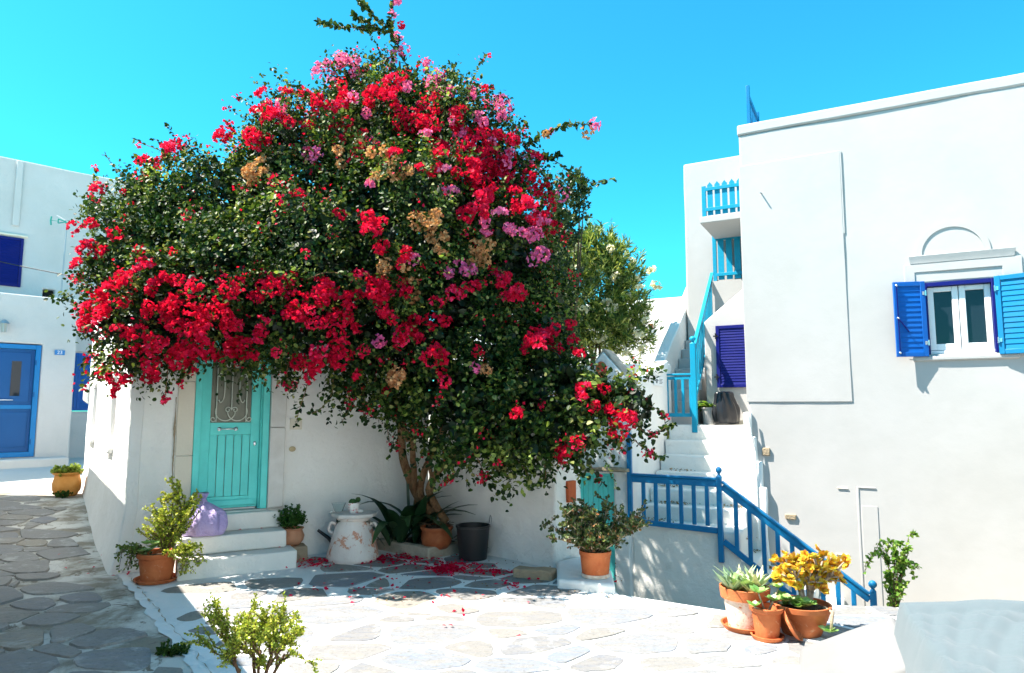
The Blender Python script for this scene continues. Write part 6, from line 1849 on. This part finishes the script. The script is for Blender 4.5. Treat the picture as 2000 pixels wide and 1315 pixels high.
for (bx, by) in ((-0.10, -0.02), (-.03, .03), (0.05, 0.0), (0.12, 0.02)):
    f1_ = base + Vector((bx * .5, by, .10)); mb.tube([base + Vector((bx * .25, by * .3, -.02)), f1_], [.017, .014], 8)
    for k in range(4):
        f2_ = f1_ + Vector((bx * .7 + random.uniform(-.07, .07), random.uniform(-.08, .08), random.uniform(.06, .15))); mb.tube([f1_, f2_], [.013, .010], 7)
        for j in range(6):
            f3_ = f2_ + Vector((bx * .45 + random.uniform(-.085, .085), random.uniform(-.085, .085), random.uniform(-.03, .13))); mb.tube([f2_, f3_], [.008, .006], 6); tips.append(f3_)
for t in tips:
    rosette(S, t, 9, random.uniform(.036, .056), random.uniform(.3, .8), 3, .7)
    if random.random() < .8: rosette(S, t + Vector((random.uniform(-.05, .05), random.uniform(-.05, .05), random.uniform(-.05, .05))), 8, random.uniform(.03, .05), .5, 3, .9)
mb.build('trunk', M_palewood, P9, smooth=180); S.build('rosettes', L_aeon, T_OVAL, P9, kind='stuff')
S = LeafSet()
for k in range(11): rosette(S, c + Vector((random.uniform(-.17, .02), random.uniform(-.14, .06), .20 + random.uniform(0, .06))), 7, random.uniform(.06, .085), .45, 3)
S.build('green_rosettes', L_ech, T_OVAL, P9, kind='stuff')
S = LeafSet(); rosette(S, c + Vector((.10, -.22, .07)), 6, .08, .4, 2); S.build('trailing_rosette', L_ech, T_OVAL, P9)
mb = MB().tube([c + Vector((.13, -.10, .205)), c + Vector((.15, -.19, .20)), c + Vector((.12, -.22, .09))], [.013, .013, .010], 8); mb.build('trailing_stem', M_palewood, P9, smooth=180)
e = PZ(1545, 1252, 0)
from mathutils import Matrix
tm = Matrix.Rotation(R(62), 3, 'Y') @ Matrix.Rotation(R(0), 3, 'Z')
tm = Matrix.Rotation(R(-25), 3, 'Z') @ tm
o = MB().lathe([(0, 0), (0.10, 0), (0.122, 0.026), (0.112, 0.026), (0.096, 0.010), (0, 0.010)], e + Vector((0.0, 0.0, 0.108)), 28, 0, tm).build('leaning_saucer', M_terra, None, smooth=45)
tag(o, 'terracotta saucer leaning on edge against the wide bowl', 'saucer')

# green vine beside the lower newel
c = EG(1.62, -1.02, -1.0)
P10 = thing('vine_plant', c, 'fresh green leafy climber in a blue pot beside the lowest railing post', 'potted plant')
MB().lathe(pot_prof(.12, .15, .26), c, 20).build('pot', M_navy, P10, smooth=45)
mb = MB(); S = LeafSet()
for k in range(15):
    tx, ty = random.uniform(-.02, .20), random.uniform(-.15, .1); h = random.uniform(.45, 1.05)
    pts = [c + Vector((random.uniform(-.05, .05), 0, .22)), c + Vector((tx * .4, ty * .5, .22 + h * .5)), c + Vector((tx, ty, .22 + h)), c + Vector((tx + random.uniform(-.15, .12), ty - .05, .22 + h - random.uniform(-.05, .2)))]
    mb.tube([Vector(v) for v in path_pts(pts, 10)[0]], [.006] * 5 + [.003] * 5, 5); S.along(pts, 60, 0.055, .9)
for k in range(4):
    pts = [c + Vector((0, 0, .9)), c + Vector((-.12, -.05, 1.02 + .05 * k)), c + Vector((-.26 - .02 * k, -.05, 1.0 - .06 * k))]
    mb.tube(pts, [.005, .004, .002], 5); S.along(pts, 26, .055, .9)
mb.build('stem', M_twig, P10, smooth=180); S.build('foliage', L_vine, T_HEART, P10, kind='stuff')

# foreground spekboom
c = Vector((-1.37, 3.86, 0))
P11 = thing('foreground_spekboom', c, 'sparse yellow-green spekboom shrub at the bottom edge, nearest the viewer', 'potted plant')
MB().lathe(pot_prof(.10, .13, .18), c, 24).build('pot', M_terra, P11, smooth=45)
MB().lathe([(0, 0), (.115, 0), (0, .02)], c + Vector((0, 0, .145)), 14).build('soil', M_soil, P11)
mb = MB(); S = LeafSet()
def forkshrub(p, d, L, r, lev):
    q = p + d * L
    m_ = (p + q) / 2 + Vector(rdir(1)[0]) * L * .06
    mb.tube([p, m_, q], [r, r * .85, r * .7], 6)
    nl = int(L * 300)
    if lev <= 3: S.along([p, m_, q], max(9, nl), 0.0165, 1.0)
    if lev == 0: return
    for k in range(3 if lev > 2 else random.choice((2, 3))):
        dd = (d * .75 + Vector(rdir(1)[0]) * .75 + Vector((0, 0, .22))).normalized()
        forkshrub(p + d * L * random.uniform(.45, 1.0), dd, L * random.uniform(.6, .82), r * .6, lev - 1)
for (dx, dy) in ((-.45, 0), (.05, -.1), (.42, .05), (.15, .3), (-.15, .2), (.25, -.15)):
    forkshrub(c + Vector((dx * .1, dy * .1, .15)), Vector((dx * 1.25, dy, 1)).normalized(), random.uniform(.19, .235), .011, 4)
mb.build('stem', M_twig, P11, smooth=180); S.build('foliage', L_port, T_OVAL, P11, kind='stuff')

# sloping white block and draped blue-grey cover, right foreground
LWB = thing('white_bench_end', (2.2, 4.4, 0), 'smooth whitewashed masonry bench end sloping up in the right foreground', 'bench')
q0 = [Vector((1.93, 4.78, 0)), Vector((2.49, 4.60, 0)), Vector((2.17, 3.85, 0)), Vector((1.60, 4.02, 0))]
zt = [0.06, 0.325, 0.33, 0.04]
mb = MB(); nx = 10; vs = []; fs = []
for j in range(nx + 1):
    for i in range(nx + 1):
        f, g = i / nx, j / nx
        a = q0[0].lerp(q0[1], f); b = q0[3].lerp(q0[2], f); p_ = a.lerp(b, g)
        za = zt[0] + (zt[1] - zt[0]) * f ** 0.9; zb2 = zt[3] + (zt[2] - zt[3]) * f ** 0.9
        vs.append(Vector((p_.x, p_.y, za + (zb2 - za) * g - 0.10 * max(0, g - .45) * (f > .3))))
n = (nx + 1) ** 2
vs += [Vector((v.x, v.y, -0.05)) for v in vs]
for j in range(nx):
    for i in range(nx):
        a = j * (nx + 1) + i; fs.append((a, a + 1, a + nx + 2, a + nx + 1)); fs.append(tuple(n + k for k in (a, a + nx + 1, a + nx + 2, a + 1)))
for i in range(nx):
    for (a, b) in ((i, i + 1), (nx * (nx + 1) + i + 1, nx * (nx + 1) + i), ((i + 1) * (nx + 1), i * (nx + 1)), (i * (nx + 1) + nx, (i + 1) * (nx + 1) + nx)):
        fs.append((b, a, n + a, n + b))
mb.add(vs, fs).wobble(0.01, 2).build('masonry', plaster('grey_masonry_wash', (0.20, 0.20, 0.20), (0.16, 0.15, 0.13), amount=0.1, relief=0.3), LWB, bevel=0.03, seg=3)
m, nt, nd, lk, bs = _mat('pale_blue_cloth')
n_ = noise_tex(nt, 2.2, 4, .6, wpos(nt)); lk.new(mixc(nt, n_.outputs[0], (0.075, 0.105, 0.118), (0.09, 0.12, 0.132)), bs.inputs['Base Color'])
bs.inputs['Roughness'].default_value = .85; bs.inputs['Sheen Weight'].default_value = .2
wv = noise_tex(nt, 240, 2, .5, wpos(nt)); lk.new(bump(nt, wv.outputs[0], .2, .002).outputs[0], bs.inputs['Normal'])
CV = thing('cloth_cover', (3.1, 4.0, 0), 'pale blue-grey cloth cover draped in folds over a seat, bottom right corner', 'cover')
MB().box(Frame((2.42, 3.45), (1, 0), True), 0.10, 2.0, -0.7, .72, 0.0, .36).build('seat', M_dark, CV)
crease = [[PZ(*a, .47) for a in l] for l in (((1940, 1185), (1900, 1235), (1880, 1330)), ((1975, 1195), (1920, 1255), (1908, 1340)), ((2010, 1235), (1980, 1290), (1975, 1350)), ((1850, 1200), (1835, 1260), (1850, 1340)), ((1790, 1190), (1800, 1260), (1790, 1340)))]
def crease_h(x, y):
    h = 0
    for l in crease:
        for a, b in zip(l, l[1:]):
            d = b - a; t = max(0, min(1, ((x - a.x) * d.x + (y - a.y) * d.y) / (d.x ** 2 + d.y ** 2)))
            u = ((x - a.x - d.x * t) * d.y - (y - a.y - d.y * t) * d.x) / math.hypot(d.x, d.y); e = math.hypot(x - a.x - d.x * t, y - a.y - d.y * t)
            h = max(h, 0.04 * math.exp(-(e / .08) ** 2) * smooth01((4.2 - y) / .3) * (1 if u < 0 else .8), key=abs)
    return h
vs = []; fs = []; nu, nv = 170, 170
for i in range(nu + 1):
    for j in range(nv + 1):
        X = 2.27 + 2.4 * i / nu; t = j / nv
        # profile from behind, over the back edge, along the top, and down the front
        if t < .18: y = 4.30; z = 0.02 + .47 * (t / .18)
        elif t < .75:
            u = (t - .18) / .57; y = 4.30 - 1.55 * u; z = .49 - .03 * u + .03 * math.sin(math.pi * min(1, u * 6)) * (u < .17)
        else:
            u = (t - .75) / .25; y = 2.75 - .05 * u; z = .46 - .44 * u
        X += (y - 4.25) * .40 * max(0, 1 - i / 62)
        e_ = min(1, i / 5)
        z = z * (0.2 + .8 * e_ ** .5) if t < .99 else z
        w__ = X * 3.2 + y * 2.4; fold = 0.018 * mnoise.noise(Vector((X * 2, y * 2, 1.0))) + 0.035 * (abs(mnoise.noise(Vector((w__ * .9, y * .5 - X * .4, 3.0)))) ** .6 - .45) * smooth01((4.22 - y) / .35) + 0.008 * mnoise.noise(Vector((w__ * 1.2, y * 1.2, 8.0)))
        if .2 < t < .85: fold += crease_h(X, y)
        vs.append((X + fold * .05, y + (fold if t < .18 or t > .75 else 0), max(.01, z + fold * (1 if .1 < t < .85 else .2))))
for i in range(nu):
    for j in range(nv):
        a = i * (nv + 1) + j; fs.append((a, a + nv + 1, a + nv + 2, a + 1))
MB().add(vs, fs).build('cloth', m, CV, smooth=180)
# small grey step slab at the bottom edge
o = MB().wall(Frame((1.62, 4.16), (1, 0), True), 0, .30, -.02, .05, .0, .34, step=.08).wobble(.006, 4).build('edge_slab', M_step, None, bevel=.01)
tag(o, 'low pale slab at the bottom edge before the white bench end', 'slab')

# ------------------------------------------------------------------ fallen petals and dry leaves
P, D, NN = [], [], []
def litter(px, py, rx, ry, n, z=0.012):
    for _ in range(n):
        q = PZ(px + random.gauss(0, rx * .5), py + random.gauss(0, ry * .5), z)
        P.append(npv(q) + np.array([0, 0, random.uniform(0, .012)])); D.append((random.gauss(0, 1), random.gauss(0, 1), random.gauss(0, .25))); NN.append((random.gauss(0, .35), random.gauss(0, .35), 1))
for a in ((870, 1112, 30, 10, 300), (900, 1108, 60, 9, 150), (960, 1118, 60, 6, 110), (800, 1090, 70, 14, 220), (740, 1092, 40, 12, 130), (620, 1098, 40, 8, 80), (590, 1103, 50, 10, 40), (1000, 1142, 30, 8, 30), (860, 1150, 200, 30, 26), (700, 1140, 140, 25, 18), (640, 1180, 120, 40, 4), (150, 1010, 90, 40, 10), (200, 1090, 110, 60, 16), (480, 1080, 80, 30, 6), (1180, 1135, 40, 10, 8), (930, 1220, 140, 40, 6)):
    litter(*a)
tag(leaves('fallen_petals', L_red, T_BRACT, P, D, NN, RNG.uniform(.03, .045, len(P)), None), 'crimson petals scattered on the paving under the bougainvillea', 'petals', kind='stuff')
P, D, NN = [], [], []
for f_, z_, s_, n_ in ((0.35, .19, 1.0, 5), (.25, .37, 1.2, 4)):
    for k in range(n_):
        q = FH.p(random.uniform(.6, 1.5), random.uniform(f_ - .08, f_ + .08), z_); P.append(npv(q)); D.append((random.gauss(0, 1), random.gauss(0, 1), 0)); NN.append((0, 0, 1))
leaves('fallen_petals', L_red, T_BRACT, P, D, NN, .04, ST, kind='stuff')
P, D, NN = [], [], []
for (E, g, z, n) in ((-1.2, -.5, .115, 60), (-1.15, -.08, .312, 60), (-.95, -.1, .312, 40), (-1.2, .2, .512, 40), (-.2, -.1, .312, 40), (-.1, -.45, -.04, 40), (.0, -.2, -.24, 50), (-.6, -.5, -.04, 30), (.3, -.3, -.42, 30), (-1.1, .48, .73, 30), (-1.35, -.86, .115, 80), (.6, -.5, -.59, 30)):
    for k in range(n):
        q = EG(E + random.gauss(0, .10), g + random.gauss(0, .05), z + random.uniform(0, .02)); P.append(npv(q)); D.append((random.gauss(0, 1), random.gauss(0, 1), random.gauss(0, .4))); NN.append((random.gauss(0, .4), random.gauss(0, .4), 1))
leaves('dry_leaves', L_dry, T_DIAM, P, D, NN, .035, SL, kind='stuff')
P, D, NN = [], [], []
for k in range(300):
    q = PZ(random.uniform(720, 1220), random.uniform(1085, 1175), .01); P.append(npv(q)); D.append((random.gauss(0, 1), random.gauss(0, 1), random.gauss(0, .3))); NN.append((random.gauss(0, .3), random.gauss(0, .3), 1))
tag(leaves('leaf_litter', L_dry, T_DIAM, P, D, NN, .022, None), 'brown leaf crumbs strewn over the shaded paving', 'leaf litter', kind='stuff')
